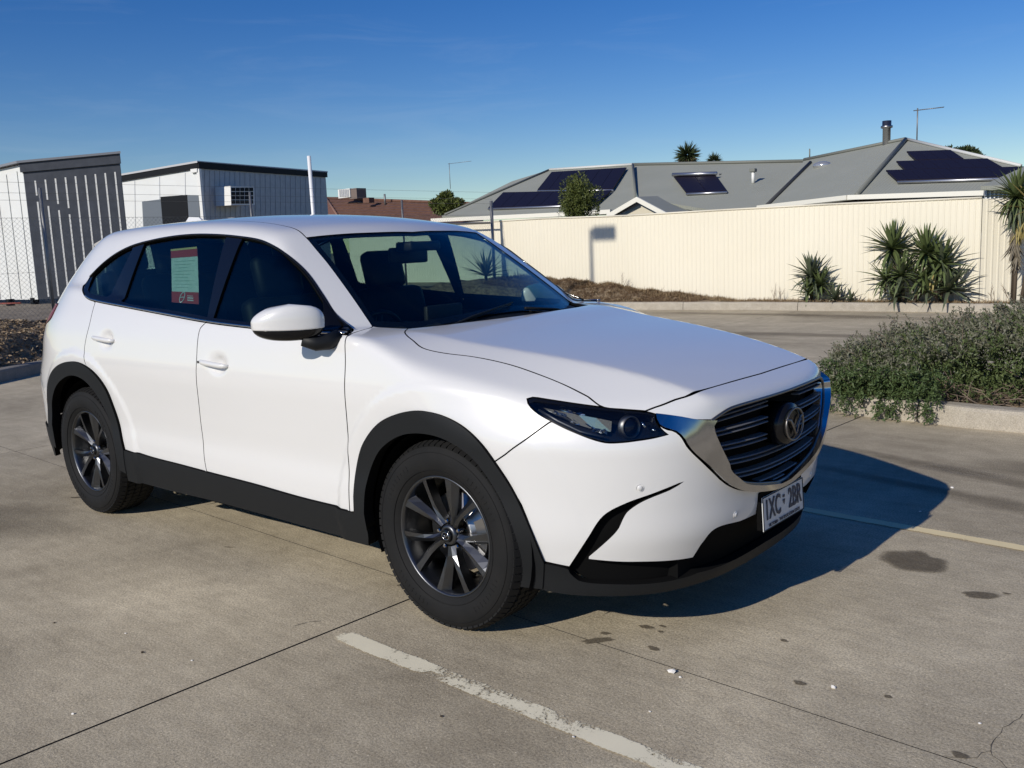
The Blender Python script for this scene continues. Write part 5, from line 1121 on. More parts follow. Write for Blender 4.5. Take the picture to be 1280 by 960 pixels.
# brown tiled house, far
TILE = mat('brown_tile', (.115, .055, .035), .8, var=(3, .2, (.17, .085, .055)))
th = empty('brown_tiled_house', (0, 0, 0), label='far house with a brown tiled roof and rooftop cooler', cat='house')
TP = Plane((418, 280, 38), (600, 280, 38), (500, 251, 42.5))
rp = [TP.at(*q) for q in ((408, 247.5), (596, 254.5), (606, 282), (430, 282))]
solid('roof', rp, TP.n, .12, TILE, th)
TH = Plane((408, 247.5, 42), (436, 284, 38), (380, 284, 40)); 
solid('roof', [TP.at(408, 247.5), TP.at(430, 282), TH.at(385, 282)], TH.n, .12, mat('brown_tile_hip', (.13, .06, .04), .8, var=(3, .2, (.19, .09, .06))), th)
for k in range(9):
    v0 = 250.5+k*3.6; solid('tile_course', [TP.at(410+k*2.4, v0, .03), TP.at(598+k, v0+6-k*.5, .03), TP.at(598+k, v0+7.2-k*.5, .06), TP.at(410+k*2.4, v0+1.3, .06)], TP.n, .05, TILE, th)
rod('ridge', TP.at(407, 247.5, .06), TP.at(597, 254.5, .06), .10, TILE, th); rod('ridge', TP.at(408, 248, .05), TP.at(430, 282, .05), .09, mat('pale_ridge', (.24, .13, .09), .8), th)
boxo('wall', tuple(TP.at(500, 282)*np.array([1, 1, 0])+np.array([0, 3, 1.4])), (9, 5.5, 2.6), mat('brown_brick', (.2, .12, .08), .9), th)
def cube_at(nm, u0, u1, v0, v1, y, dep, m, par, **k):
    a, b = on(u0, v1, 1, y), on(u1, v0, 1, y); return boxo(nm, ((a[0]+b[0])/2, y+dep/2, (a[2]+b[2])/2), (abs(b[0]-a[0]), dep, abs(b[2]-a[2])), m, par, **k)
ec = cube_at('evaporative_cooler', 423, 437, 235.5, 248, 41.4, .9, WTRIM, th)
for k in range(6): cube_at('cooler_louvre', 424.4+k*2.1, 425.2+k*2.1, 237, 246, 41.37, .05, GREYS, ec)
cube_at('cooler_side', 437, 445.5, 235, 249, 41.5, .9, mat('cooler_brown', (.17, .13, .11), .8), th)
cube_at('roof_vent', 454, 461, 247, 254, 40.8, .5, TILE, th); rod('flue', TP.at(481.5, 256), TP.at(481.5, 256)+np.array([0, 0, .75]), .07, GALV, th)
# grey roofed houses
ROOF = mat('grey_roof_sheets', (.31, .318, .265), .65, 0, spec=.25, var=(.8, .3, (.35, .355, .30)))
def ribs_to(m, ang, sc):
    nt = m.node_tree; b = nt.nodes['Principled BSDF']; tc = nt.nodes.new('ShaderNodeNewGeometry'); mp = nt.nodes.new('ShaderNodeMapping'); mp.inputs['Rotation'].default_value = (0, 0, ang); wv = nt.nodes.new('ShaderNodeTexWave'); wv.inputs['Scale'].default_value = sc
    bp = nt.nodes.new('ShaderNodeBump'); bp.inputs['Distance'].default_value = .02; bp.inputs['Strength'].default_value = .6; nt.links.new(tc.outputs['Position'], mp.inputs[0]); nt.links.new(mp.outputs[0], wv.inputs[0]); nt.links.new(wv.outputs['Fac'], bp.inputs['Height']); nt.links.new(bp.outputs[0], b.inputs['Normal'])
ribs_to(ROOF, 0, 4.2)
CAPM = mat('roof_capping', (.17, .175, .15), .6); GUT = mat('cream_gutter', (.80, .77, .66), .5); SOLAR = mat('solar_glass', (.014, .011, .020), .5, 0, 0, .12); ALU = mat('aluminium_rail', (.5, .5, .52), .35, .9); WALLC = mat('cream_wall', (.62, .56, .42), .8)
A1 = Plane((600, 269.5, 19.0), (755, 263, 19.0), (760, 206.5, 24.2)); A2 = Plane((820, 206, 24.2), (1010, 201, 24.2), (900, 262, 19.0))
ha = empty('grey_roofed_house', (0, 0, 0), label='house with grey hipped roof, small cream gable and dark solar panels behind the fence', cat='house')
solid('roof', [A1.at(*q) for q in ((552, 270), (640, 226.5), (687, 212), (790, 205.5), (796, 247), (770, 264), (600, 271))], A1.n, .10, ROOF, ha)
solid('roof', [A2.at(*q) for q in ((790, 205.5), (1012, 201), (958, 258), (886, 262), (797, 247))], A2.n, .10, ROOF, ha)
rod('ridge_capping', A1.at(687, 212, .04), A1.at(790, 205.5, .04), .045, mat('white_ridge', (.62, .62, .58), .5), ha); rod('ridge_capping', A2.at(790, 205.5, .04), A2.at(1010, 201, .04), .05, CAPM, ha)
rod('ridge_capping', A1.at(791, 206, .05), A1.at(794.5, 246, .05), .04, CAPM, ha); rod('hip_capping', A1.at(687, 212, .03), A1.at(556, 268, .03), .035, CAPM, ha)
gA = [on(u, v, 1, 18.9) for u, v in ((540, 275.5), (690, 268.5), (764, 264.5))]
for a, b in zip(gA[:-1], gA[1:]):
    bm = bmesh.new(); q = [Vector(a), Vector(b)]; M = (q[1]-q[0]); bx(bm, (q[0]+q[1])/2, (M.length, .12, .12), Matrix.Rotation(math.atan2(M.y, M.x), 3, 'Z') @ Matrix.Rotation(-math.atan2(M.z, math.hypot(M.x, M.y)), 3, 'Y')); bm_obj('gutter', bm, GUT, ha)
cube_at('wall', 552, 765, 280, 330, 19.5, 4, WALLC, ha)
def panel_row(plane, quad, nx, ny, par, off=.10):
    P = [plane.at(*q, off) for q in quad]; lp = lambda s, t: (P[0]*(1-s)+P[1]*s)*(1-t)+(P[3]*(1-s)+P[2]*s)*t
    for i in range(nx):
        for j in range(ny):
            e = .012; s0, s1, t0, t1_ = (i+e)/nx, (i+1-e)/nx, (j+e*1.2)/ny, (j+1-e*1.2)/ny
            solid('solar_panel', [lp(s0, t0), lp(s1, t0), lp(s1, t1_), lp(s0, t1_)], plane.n, .035, SOLAR, par)
    a, b = P[3]-plane.n*.05, P[2]-plane.n*.05; rod('panel_rail', a, b, .035, ALU, par)
panel_row(A1, ((689.5, 214.5), (783.5, 208.8), (766, 236.0), (671.5, 237.0)), 6, 1, ha)
panel_row(A1, ((629, 240), (765, 237.2), (746, 254.0), (610, 259.5)), 8, 1, ha)
panel_row(A2, ((841, 219.3), (894, 217.8), (908.5, 238), (857.5, 240.5)), 2, 1, ha)
rod('panel_rail', A2.at(840.5, 218.5, .16), A2.at(896, 216.8, .16), .06, ALU, ha)
cube_at('tank_end', 893, 899, 217, 221.5, 22.6, .3, GALV, ha)
# small gable
G1 = Plane((795, 247, 18.4), (836, 267, 17.4), (850, 243.5, 22.5))
solid('gable_roof', [G1.at(*q) for q in ((795, 246), (852, 243.6), (888, 263), (836, 268))], G1.n, .07, ROOF, ha)
gp = lambda u, v, y=17.6: on(u, v, 1, y)
solid('gable_wall', [gp(797, 251.5), gp(766, 270), gp(762, 285), gp(840, 285), gp(826, 268)], (0, -1, 0), .12, WALLC, ha)
def board(nm, a, b, w_, m, par, y=17.4):
    a, b = on(*a, 1, y), on(*b, 1, y); solid(nm, [a, b, b-np.array([0, 0, w_]), a-np.array([0, 0, w_])], (0, -1, 0), .06, m, par)
board('barge_board', (758, 268), (795.5, 246), .13, GUT, ha); board('barge_board', (795.5, 246), (836, 267.5), .13, GUT, ha); board('soffit', (769, 267.5), (797, 253), .05, BLKF, ha, 17.45)
rod('vent_pipe', A2.at(941.5, 229), A2.at(941.5, 229)+np.array([0, 0, .33]), .05, WTRIM, ha); bm = bmesh.new(); p = A2.at(941.5, 229)+np.array([0, 0, .36]); bx(bm, p, (.17, .17, .10), bev=.02); bm_obj('vent_cowl', bm, CAPM, ha)
# second house
B1 = Plane((960, 257, 18.6), (1072, 243, 17.2), (1132, 173.5, 22.4)); B2 = Plane((1072, 243, 17.2), (1228, 240, 17.4), (1132, 173.5, 22.4))
hB = empty('grey_gabled_house', (0, 0, 0), label='larger grey roofed house at right with steel flue, aerial and stepped rows of solar panels', cat='house')
solid('roof', [B1.at(*q) for q in ((1006, 199.5), (1132, 173.5), (1072, 243.5), (958, 258))], B1.n, .10, ROOF, hB)
solid('roof', [B2.at(*q) for q in ((1132, 173.5), (1274, 207), (1290, 243), (1072, 243.5))], B2.n, .10, ROOF, hB)
rod('hip_capping', B1.at(1132, 174, .03), B1.at(1071, 243, .03), .055, CAPM, hB); rod('valley', B1.at(1013, 203, .03), B1.at(958, 257, .03), .05, mat('valley_dark', (.05, .05, .05), .6), hB)
rod('ridge_capping', B1.at(1005, 199.5, .03), B1.at(1132, 173.5, .03), .045, CAPM, hB); rod('ridge_capping', B2.at(1133, 173.8, .03), B2.at(1276, 207, .03), .04, mat('white_ridge2', (.6, .6, .57), .5), hB)
panel_row(B2, ((1133, 188.8), (1188, 187), (1205, 198), (1145, 199.7)), 4, 1, hB); panel_row(B2, ((1120, 201), (1234, 197.7), (1253, 208.5), (1131, 211.6)), 8, 1, hB); panel_row(B2, ((1107, 212.3), (1282, 207.7), (1300, 219), (1121.5, 225)), 11, 1, hB)
for seg in (((948, 259.5), (1060, 246.8)), ((1060, 246.8), (1230, 241.2))):
    a, b = [on(u, v, 1, y) for (u, v), y in zip(seg, (18.3, 17.0) if seg[0][0] < 1000 else (17.0, 17.2))]; M = Vector(b-a); bm = bmesh.new(); bx(bm, (Vector(a)+Vector(b))/2, (M.length, .11, .10), Matrix.Rotation(math.atan2(M.y, M.x), 3, 'Z') @ Matrix.Rotation(-math.atan2(M.z, math.hypot(M.x, M.y)), 3, 'Y')); bm_obj('gutter', bm, GUT, hB)
cube_at('wall', 965, 1270, 234, 300, 19.2, 3.5, mat('brown_render', (.15, .11, .08), .8), hB)
fl = B1.at(1108, 180); bm = bmesh.new(); M = Matrix.Translation(V3(fl)); lathe(bm, [(.10, -.3), (.10, .40), (.15, .42), (.15, .47), (.115, .47), (.115, .60), (.0, .60)], 20, M); bm_obj('flue', bm, STEEL, hB, True)
bm = bmesh.new(); p = B1.at(1028, 207); bmesh.ops.create_uvsphere(bm, u_segments=16, v_segments=8, radius=.26, matrix=Matrix.Translation(V3(p)) @ Matrix.Diagonal((1, .8, .45, 1))); bm_obj('skylight_dome', bm, mat('dome', (.5, .5, .5), .15, .6), hB, True)
rod('finial', B1.at(1012, 199), B1.at(1012, 199)+np.array([0, 0, .30]), .02, CAPM, hB)
def aerial(name, base, h, arm, lab, ne=9):
    t = empty(name, (0, 0, 0), label=lab, cat='aerial'); b = np.array(base); rod('mast', b, b+np.array([0, 0, h]), .018, GALV, t); e = b+np.array([0, 0, h-.05]); rod('boom', e-np.array([.1, 0, 0]), e+np.array([arm, -.0, .0]), .012, GALV, t)
    for k in range(ne):
        q = e+np.array([arm*(k+.5)/ne, 0, 0]); rod('element', q-np.array([0, .12, .02]), q+np.array([0, .12, .02]), .006, GALV, t, 4)
    return t
am = B2.at(1146, 178); s_ = on(1149, 135, 1, am[1]); aerial('tv_aerial', am, s_[2]-am[2], (on(1182, 132, 1, am[1])-s_)[0], 'television aerial above the right hand grey roof', 12)
aa = on(563, 236, 1, 40.); sa = on(563, 203.5, 1, 40.); aerial('tv_aerial', aa, sa[2]-aa[2], (on(591, 206, 1, 40.)-sa)[0], 'television aerial above the round tree by the tiled roof', 5)
# ribbed wall and roof at the right edge
hc = empty('ribbed_garage', (0, 0, 0), label='white ribbed garage with grey roof at the right edge', cat='garage')
gy_ = 15.6; cube_at('wall', 1230, 1330, 231, 262, gy_, 3, GREYS, hc)
for k in range(16): cube_at('wall_rib', 1231.5+k*5.2, 1234+k*5.2, 233, 252, gy_-.03, .05, WTRIM, hc)
GC = Plane((1228, 231.5, gy_-.2), (1290, 229, gy_-.2), (1290, 207, gy_+1.8)); solid('roof', [GC.at(*q) for q in ((1226, 232.5), (1283, 207), (1340, 200), (1345, 228))], GC.n, .08, ROOF, hc); cube_at('fascia', 1228, 1340, 230.5, 234, gy_-.16, .05, BLKF, hc)

# ------------------------------------------------------------------ vegetation
def leafmat(name, c, c2, rough=.55):
    m = mat(name, c, rough, spec=.35); nt = m.node_tree; b = nt.nodes['Principled BSDF']; oi = nt.nodes.new('ShaderNodeNewGeometry'); r = nt.nodes.new('ShaderNodeValToRGB'); r.color_ramp.elements[0].color = (*c, 1); r.color_ramp.elements[1].color = (*c2, 1); nt.links.new(oi.outputs['Random Per Island'], r.inputs[0]); nt.links.new(r.outputs[0], b.inputs['Base Color'])
    b.inputs['Transmission Weight'].default_value = 0; return m
def cloud_mesh(name, V, F_, m, par=None, **k):
    me = bpy.data.meshes.new(name); V = np.asarray(V, np.float32); F_ = np.asarray(F_, np.int32); me.vertices.add(len(V)); me.vertices.foreach_set('co', V.ravel()); kf = F_.shape[1]; me.loops.add(F_.size); me.loops.foreach_set('vertex_index', F_.ravel()); me.polygons.add(len(F_)); me.polygons.foreach_set('loop_start', np.arange(0, F_.size, kf)); me.polygons.foreach_set('loop_total', np.full(len(F_), kf)); me.update(calc_edges=True)
    me.materials.append(m); o = bpy.data.objects.new(name, me); COL.objects.link(o)
    if par: o.parent = par
    return tag(o, **k)
def leaves(P, D, ln, wd, rs, fold=.0):
    """diamond leaves at points P pointing along D"""
    n = len(P); D = D/(np.linalg.norm(D, axis=1, keepdims=True)+1e-9); R = rs.normal(size=(n, 3)); S = np.cross(D, R); S /= np.linalg.norm(S, axis=1, keepdims=True)+1e-9; ln = np.asarray(ln).reshape(-1, 1)*np.ones((n, 1)); wd = np.asarray(wd).reshape(-1, 1)*np.ones((n, 1))
    V = np.stack([P, P+D*ln*.5+S*wd*.5, P+D*ln, P+D*ln*.5-S*wd*.5], 1).reshape(-1, 3); return V, np.arange(4*n).reshape(-1, 4)
def crown(name, par, centre, rad, n, ln, wd, m, seed, lumps=14, **k):
    rs = np.random.RandomState(seed); c_ = np.array(centre, float); rad = np.array(rad, float); L_ = rs.normal(size=(lumps, 3)); L_ /= np.linalg.norm(L_, axis=1, keepdims=True); L_ *= rs.uniform(.25, .74, (lumps, 1)); lr = rs.uniform(.22, .36, lumps)
    i = rs.randint(0, lumps, n); d = rs.normal(size=(n, 3)); d /= np.linalg.norm(d, axis=1, keepdims=True); q = L_[i]+d*lr[i][:, None]*rs.uniform(.72, 1.03, (n, 1)); P = c_+q*rad; out = d+rs.normal(size=(n, 3))*.5+np.array([0, 0, .25]); V, F_ = leaves(P, out, rs.uniform(.6, 1.3, n)*ln, rs.uniform(.7, 1.2, n)*wd, rs); return cloud_mesh(name, V, F_, m, par, **k)
OLIVE = leafmat('olive_leaf', (.055, .075, .018), (.13, .15, .035)); DGRN = leafmat('dark_leaf_green', (.022, .035, .012), (.06, .08, .03)); YGRN = leafmat('bright_green_leaf', (.05, .085, .02), (.10, .15, .04))
# shrub between fence and house (its top shows over the fence)
s1 = on(724, 245, 1, 14.9); sb = empty('round_shrub', (s1[0], s1[1], 0), label='rounded green shrub rising over the cream fence before the solar panels', cat='shrub'); crown('crown', sb, (0, 0, s1[2]-.13), (.60, .50, .70), 14000, .06, .022, OLIVE, 3, 60)
rod('trunk', (0, 0, .1), (0, 0, s1[2]-.3), .04, mat('bark', (.10, .075, .05), .9), sb)
s2 = on(558, 252, 1, 36.); tr = empty('round_tree', (s2[0], s2[1], 0), label='round topped tree behind the brown tiled roof', cat='tree'); crown('crown', tr, (0, 0, s2[2]-.2), (1.15, .9, .92), 7000, .17, .09, OLIVE, 5, 22); rod('trunk', (0, 0, 0), (0, 0, s2[2]), .12, MATS['bark'], tr)
s3 = on(1200, 192, 1, 38.); tr = empty('dark_tree', (s3[0], s3[1], 0), label='dark tree top beyond the right hand roof ridge', cat='tree'); crown('crown', tr, (0, 0, s3[2]-.2), (1.1, 1.1, .65), 5000, .17, .09, DGRN, 6, 18); rod('trunk', (0, 0, 0), (0, 0, s3[2]-.3), .15, MATS['bark'], tr)
# palms
STRAWP = leafmat('palm_straw', (.10, .075, .035), (.20, .15, .08), .8)
def palm(u, v, y, r, nf, lab, seed):
    p = on(u, v, 1, y); t = empty('palm_tree', (p[0], p[1], 0), label=lab, cat='palm'); rs = np.random.RandomState(seed); rod('trunk', (0, 0, 0), (0, 0, p[2]), .16, MATS['bark'], t, 8)
    n = nf*9; D = rs.normal(size=(n, 3)); D[:, 2] = D[:, 2]*.9+.15; D /= np.linalg.norm(D, axis=1, keepdims=True); V, F_ = leaves(D*r*.12, D+np.array([0, 0, -.12]), rs.uniform(.5, 1.0, n)*r, .085*r, rs); cloud_mesh('crown', V+np.array([0, 0, p[2]]), F_, DGRN, t)
    n = nf*3; D = rs.normal(size=(n, 3)); D[:, 2] = -abs(D[:, 2])*1.1-.3; D /= np.linalg.norm(D, axis=1, keepdims=True); V, F_ = leaves(D*r*.1, D, rs.uniform(.5, .95, n)*r, .09*r, rs); cloud_mesh('dead_fronds', V+np.array([0, 0, p[2]-.1*r]), F_, STRAWP, t)
palm(859, 194, 46, .85, 60, 'taller fan palm beyond the grey roof ridge', 4); palm(892.5, 201, 50, .60, 34, 'shorter fan palm beyond the grey roof ridge', 8)
# bare shrub
tw = empty('bare_shrub', (0, 0, 0), label='leafless brown shrub beside the chain link fence', cat='shrub'); bm = bmesh.new(); r_ = random.Random(8); bp_ = on(553, 283, 1, 17.)
def twig(p, d, l, rad, dep):
    q = p+d*l; tube(bm, [p, (p+q)/2+Vector((r_.uniform(-1, 1), 0, r_.uniform(-1, 1)))*l*.06, q], [rad, rad*.8, rad*.6], 3, cap=False)
    if dep: 
        for _ in range(3 if dep > 1 else 4): twig(p+d*l*r_.uniform(.4, 1), (d+Vector((r_.uniform(-1, 1), r_.uniform(-.7, .7), r_.uniform(-.5, .8)))*.75).normalized(), l*r_.uniform(.5, .8), rad*.6, dep-1)
for k in range(22): twig(Vector((bp_[0]+r_.uniform(-.75, .75), bp_[1]+r_.uniform(-.3, .3), .9)), Vector((r_.uniform(-.6, .6), r_.uniform(-.3, .3), 1)).normalized(), r_.uniform(.35, .62), .010, 3)
bm_obj('branches', bm, mat('brown_twig', (.12, .07, .045), .9), tw)
# yuccas: strap leaves as separate parts
YM = [leafmat('yucca_green', (.065, .095, .03), (.13, .165, .06)), leafmat('yucca_blue_green', (.06, .078, .045), (.11, .13, .075)), leafmat('yucca_yellow', (.28, .22, .07), (.36, .30, .12)), leafmat('yucca_dead', (.12, .10, .07), (.20, .17, .12))]
for m_ in YM:
    nt = m_.node_tree
def blade(bend, w_, m):
    V = []; F_ = []; n = 6
    for i in range(n+1):
        f = i/n; x = f*math.cos(bend*f*.6); z = -math.sin(bend*f*.6)*f; ww = w_*(1-.15*f)*(math.sin(math.pi*min(1, (1-f)*1.15+.0)**.8*.5) if f > .3 else .75+.8*f)
        V += [(x, -ww, z), (x, 0, z-ww*.35), (x, ww, z)]
    for i in range(n):
        for k in range(2): a = 3*i+k; F_.append((a, a+3, a+4, a+1))
    me = bpy.data.meshes.new('leaf'); me.from_pydata(V, [], F_); me.update(); me.materials.append(m); me.polygons.foreach_set('use_smooth', [True]*len(me.polygons)); return me
BL = [[blade(b, w_, m_) for b, w_ in ((.10, .082), (.35, .085), (.8, .075))] for m_ in YM]
def yucca(loc, heads, lab, seed):
    r = random.Random(seed); t = empty('yucca', loc, label=lab, cat='yucca plant')
    for (hx, hy, hz, R_l, n, lo, hi, mi) in heads:
        if hz > .2: rod('trunk', (hx*.4, hy*.4, -.05), (hx, hy, hz), .035, MATS['bark'], t)
        for k in range(n):
            a = k*2.39996+r.uniform(-.2, .2); f = (k+.5)/n; e = lo+(hi-lo)*f; me = BL[mi if r.random() > .1 else (1 if mi == 0 else mi)][0 if e > .7 else (1 if e > 0 else 2)]
            o = bpy.data.objects.new('leaf', me); COL.objects.link(o); o.parent = t; o.location = (hx, hy, hz+.06*f)
            l = R_l*r.uniform(.8, 1.08)*(1-.15*abs(e-.4)); o.scale = (l, l*.62/(R_l+.2), l); o.rotation_euler = (r.uniform(-.3, .3), -e, a)
    return t
yucca((-3.22, 13.90, .14), [(0, 0, .46, .54, 72, -.7, 1.45, 1), (.20, -.05, .30, .46, 40, -.5, 1.3, 0), (-.02, -.1, .14, .42, 26, -.3, 1.2, 0)], 'small single yucca at the left of the garden bed', 1)
yucca((-2.72, 13.80, .14), [(0, 0, .05, .40, 26, .1, 1.2, 1), (.30, 0, .02, .28, 16, .1, 1.1, 1)], 'low spiky clump beside the small yucca', 2)
yucca((-1.45, 13.88, .14), [(-.28, .05, .95, .62, 80, -.6, 1.5, 0), (.32, -.05, .86, .60, 70, -.6, 1.5, 0), (-.05, -.15, .48, .55, 46, -.6, 1.2, 0), (-.34, -.1, .40, .52, 36, -.8, 1.0, 0), (.32, -.15, .42, .5, 36, -.8, .9, 0), (-.1, -.2, .12, .5, 28, -.2, 1.2, 1)], 'tall twin headed yucca in the middle of the bed', 3)
yucca((-.85, 13.88, .14), [(-.02, 0, .66, .62, 64, -.6, 1.4, 0), (.12, -.05, .22, .66, 50, -.2, 1.1, 1), (-.2, -.15, .2, .5, 30, -.2, 1.1, 0), (-.1, -.2, .45, .4, 12, -1.4, -.7, 2)], 'spreading yucca at the right side of the clump', 4)
yucca((.30, 13.72, .14), [(0, 0, 1.74, .58, 90, -.7, 1.5, 0), (.02, 0, 1.64, .66, 60, -1.40, -.65, 1), (.05, 0, 1.5, .78, 46, -1.48, -1.05, 2), (.0, 0, 1.30, .85, 60, -1.5, -1.1, 3), (.04, 0, 1.0, .7, 34, -1.5, -1.15, 3), (.30, 0, 1.5, .7, 50, -1.45, 1.2, 2)], 'tall yucca with hanging dead leaves by the fence corner', 5)
yucca((-11.6+.9, 12.9, .50), [(0, 0, .25, .75, 26, .2, 1.4, 1)], 'agave like spiky plant near the chain link corner', 6)
# dry weeds along the bed
def weeds(name, pts, hts, m, seed, nb=7, spread=.35, wd=.006, **k):
    rs = np.random.RandomState(seed); P = np.repeat(pts, nb, 0); H = np.repeat(hts, nb)*rs.uniform(.4, 1.1, len(P)); D = rs.normal(size=(len(P), 3))*spread; D[:, 2] = 1; V, F_ = leaves(P+rs.normal(size=P.shape)*np.array([.03, .03, 0]), D, H, wd, rs); return cloud_mesh(name, V, F_, m, **k)
STRAW = leafmat('straw', (.20, .135, .07), (.36, .27, .15), .8); BRWN = leafmat('dead_brown', (.085, .048, .025), (.19, .12, .065), .9)
rs = np.random.RandomState(9); n = 2600; x = -10.6+rs.uniform(0, 1, n)**1.2*16; y = rs.uniform(13.74, 14.07, n); k_ = np.interp(x, fk[:, 0], fk[:, 1]); ok = y > k_+.14; x, y = x[ok], y[ok]; pts = np.c_[x, y, hbed(x, y)-.01]
weeds('dry_grass', pts, rs.uniform(.03, .12, len(pts)), STRAW, 1, kind='stuff'); weeds('dead_weeds', pts[::2], rs.uniform(.03, .09, len(pts[::2])), BRWN, 2, 9, 1.2, .010, kind='stuff')
n = 3500; x = rs.uniform(-10.6, -5.5, n); y = rs.uniform(12.6, 14.0, n); ok = inpoly(np.c_[x, y], bedpoly) & (y > np.interp(x, fk[:, 0], fk[:, 1])+.12); x, y = x[ok], y[ok]; pts = np.c_[x, y, hbed(x, y)-.01]; weeds('mound_thatch', pts, rs.uniform(.04, .11, len(pts)), BRWN, 3, 8, 1.0, .010, kind='stuff')
weeds('mound_straw', pts[::3], rs.uniform(.05, .16, len(pts[::3])), STRAW, 4, 5, .8, .006, kind='stuff')
for i, (u, v, h_) in enumerate(((775, 352, .40), (787, 358, .36), (822, 362, .32), (835, 364, .25), (870, 366, .28), (975, 368, .26), (965, 365, .34), (1240, 372, .3), (745, 352, .22), (1258, 370, .34))):
    p = on(u, v+6, 1, 13.9); bm = bmesh.new(); r_ = random.Random(i)
    twig(Vector((p[0], p[1], .13 if p[0] > -5 else p[2]-.12)), Vector((r_.uniform(-.4, .4), 0, 1)).normalized(), h_*.6, .004, 2); twig(Vector((p[0]+.05, p[1], .13 if p[0] > -5 else p[2]-.12)), Vector((r_.uniform(-.6, .6), 0, 1)).normalized(), h_*.5, .004, 2); bm_obj('weed_stalks', bm, mat('weed_stem', (.20, .13, .08), .9), None, kind='stuff')
# mulch in the left bed
def chips(name, poly, n, hf, m, size, seed, **k):
    rs = np.random.RandomState(seed); lo, hi = poly.min(0), poly.max(0); q = rs.uniform(lo, hi, (n, 2)); q = q[inpoly(q, poly)]; P = np.c_[q, hf(q[:, 0], q[:, 1])+.006]; D = rs.normal(size=(len(P), 3)); D[:, 2] *= .35; V, F_ = leaves(P, D, rs.uniform(.4, 1.4, len(P))*size, size*.45, rs); return cloud_mesh(name, V, F_, m, **k)
lb = np.array([(-8.75, .6), (-9.25, 1.9), (-9.9, 3.1), (-10.3, 5), (-11.25, 5), (-11.25, .6)])
chips('bark_mulch', lb, 9000, hbed, leafmat('bark_chip', (.13, .085, .05), (.42, .32, .21), .9), .06, 1, kind='stuff')
chips('leaf_litter', lb, 2500, hbed, leafmat('leaf_litter', (.20, .13, .06), (.50, .42, .30), .9), .05, 2, kind='stuff')
# ground cover shrub in the planter island
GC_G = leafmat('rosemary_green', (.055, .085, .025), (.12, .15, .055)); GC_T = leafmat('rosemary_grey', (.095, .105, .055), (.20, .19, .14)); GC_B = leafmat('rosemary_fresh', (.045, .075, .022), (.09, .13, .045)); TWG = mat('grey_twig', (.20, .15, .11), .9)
gc = empty('ground_cover_shrub', (0, 0, 0), label='dense grey green rosemary like shrub spilling over the planter kerb', cat='shrub')
isp = np.vstack([isl_in[::-1], [(1.3, 5.7), (6, 5.7)]])
def top_h(x, y):
    xr = np.clip((x-.80)/1.6, 0, 1); base = .29+.43*xr**.85+.04*np.clip(x-2.4, 0, 2); cross = np.clip(1-((y-4.95)/1.05)**2*1., 0, 1)**.5
    return .10+base*(.30+.70*cross)*(1+.08*np.sin(x*5+1)*np.cos(y*4)+.06*np.sin(x*13+y*7))
def sprigs(n, seed, region):
    rs = np.random.RandomState(seed); q = region(rs, n); return q, rs
def make_sprigs(name, base, dirs, ln, m, rs, nl=9, lw=.012, ll=.035):
    n = len(base); t = rs.uniform(.1, 1, (n, nl)); P = base[:, None, :]+dirs[:, None, :]*(ln[:, None, None]*t[..., None]); D = dirs[:, None, :]*.8+rs.normal(size=(n, nl, 3))*.75; P, D = P.reshape(-1, 3), D.reshape(-1, 3); V, F_ = leaves(P, D, rs.uniform(.7, 1.2, len(P))*ll, lw, rs); return cloud_mesh(name, V, F_, m, gc)
rs = np.random.RandomState(21); n = 13000; x = .84+rs.uniform(0, 1, n)**1.15*3.6; y = rs.uniform(3.98, 5.75, n); ok = (x > .80+.35*np.abs(y-4.85)**1.5); x, y = x[ok], y[ok]
fr_open = (x > 1.75) & (y < 4.16)            # the bare twiggy strip behind the kerb
x, y = x[~fr_open], y[~fr_open]
z = top_h(x, y)*np.where(rs.uniform(size=len(x)) < .5, rs.uniform(.80, 1.0, len(x)), rs.uniform(.15, .9, len(x)))-.05; z = np.maximum(z, .15); e = 1e-2
D = np.c_[-(top_h(x+e, y)-top_h(x, y))/e*.5, -(top_h(x, y+e)-top_h(x, y))/e*.5, np.ones(len(x))*.8]+rs.normal(size=(len(x), 3))*.45+np.array([-.25, -.15, .2]); D /= np.linalg.norm(D, axis=1, keepdims=True); B = np.c_[x, y, z]; ln = rs.uniform(.05, .16, len(x))
hi_ = (z > top_h(x, y)*.72) & (rs.uniform(size=len(x)) < .68)
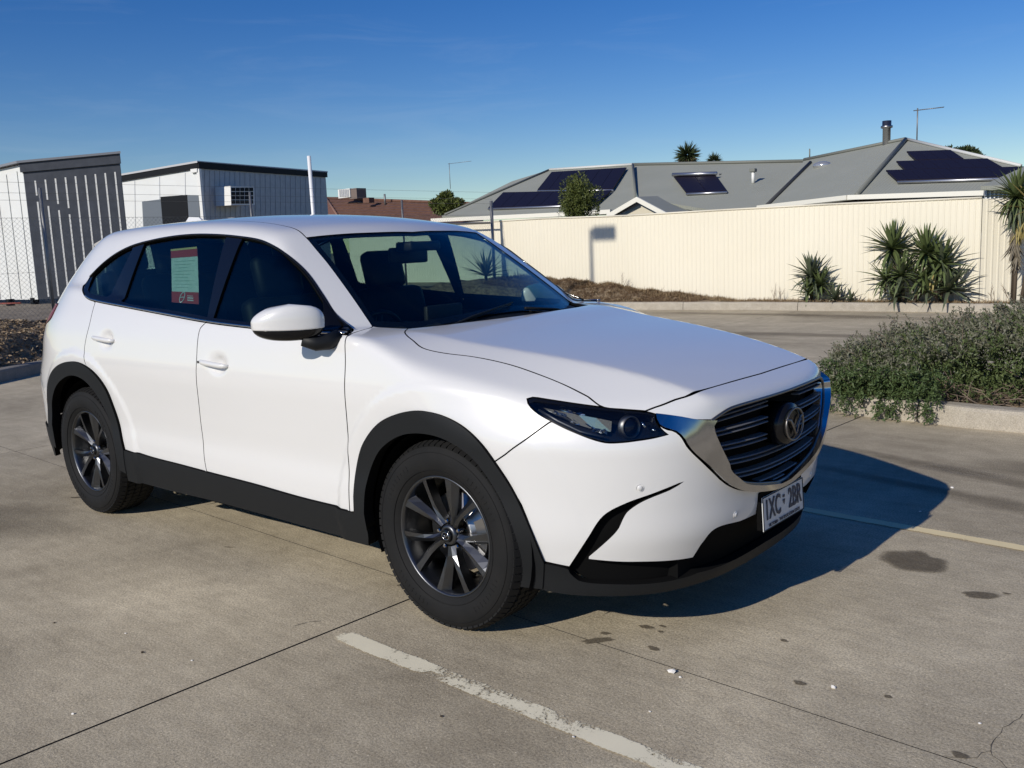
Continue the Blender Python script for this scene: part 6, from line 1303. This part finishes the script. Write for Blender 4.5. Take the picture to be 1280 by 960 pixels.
make_sprigs('foliage', B[hi_], D[hi_], ln[hi_]*1.15, GC_T, rs, 13, .011, .032); make_sprigs('foliage', B[~hi_], D[~hi_], ln[~hi_], GC_G, rs, 13, .011, .034)
# hanging fresh growth over the kerb
n = 700; s = rs.uniform(0, 1, n); xk = .93+s*1.05; kx = smooth_curve(np.array([(a, b, 0) for a, b in ISL]), .05); yk = np.interp(xk, kx[len(kx)//4:, 0], kx[len(kx)//4:, 1]); zz = rs.uniform(.06, .42, n); fr = rs.uniform(-.03, .2, n); drop = (zz < .2)
keepd = ~(drop & (np.sin(xk*21)+np.sin(xk*47+1) < .2)); B = np.c_[xk-.02, yk-.05+fr*(~drop), zz][keepd]; D = rs.normal(size=(len(B), 3))*.35+np.array([-.2, -.45, -.35]); D /= np.linalg.norm(D, axis=1, keepdims=True); make_sprigs('foliage', B, D, rs.uniform(.05, .13, len(B)), GC_B, rs, 13, .011, .030)
# long shoots that break the outline
rs2 = random.Random(4); bm = bmesh.new(); SB, SD, SL = [], [], []
for k in range(150):
    x = rs2.uniform(.9, 3.6); y = rs2.uniform(4.3, 5.6); z = float(top_h(np.array([x]), np.array([y]))[0])-.04; d = Vector((rs2.uniform(-1.1, .2), rs2.uniform(-.5, .3), rs2.uniform(.35, 1.))).normalized(); l = rs2.uniform(.10, .24); a = Vector((x, y, z)); tube(bm, [a, a+d*l], [.004, .002], 3, cap=False); SB.append(a); SD.append(d); SL.append(l)
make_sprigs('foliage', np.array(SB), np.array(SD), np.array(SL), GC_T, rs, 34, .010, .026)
for k in range(260):
    x = rs2.uniform(1.7, 4.5); y = rs2.uniform(4.08, 4.40); a = Vector((x, y, rs2.uniform(.13, .24))); d = Vector((rs2.uniform(-1, 1), rs2.uniform(-.6, .2), rs2.uniform(-.1, .5))).normalized(); l = rs2.uniform(.08, .3); tube(bm, [a, a+d*l*.5+Vector((0, 0, rs2.uniform(-.02, .04))), a+d*l], [.005, .004, .002], 3, cap=False)
bm_obj('stems', bm, TWG, gc, kind='stuff')
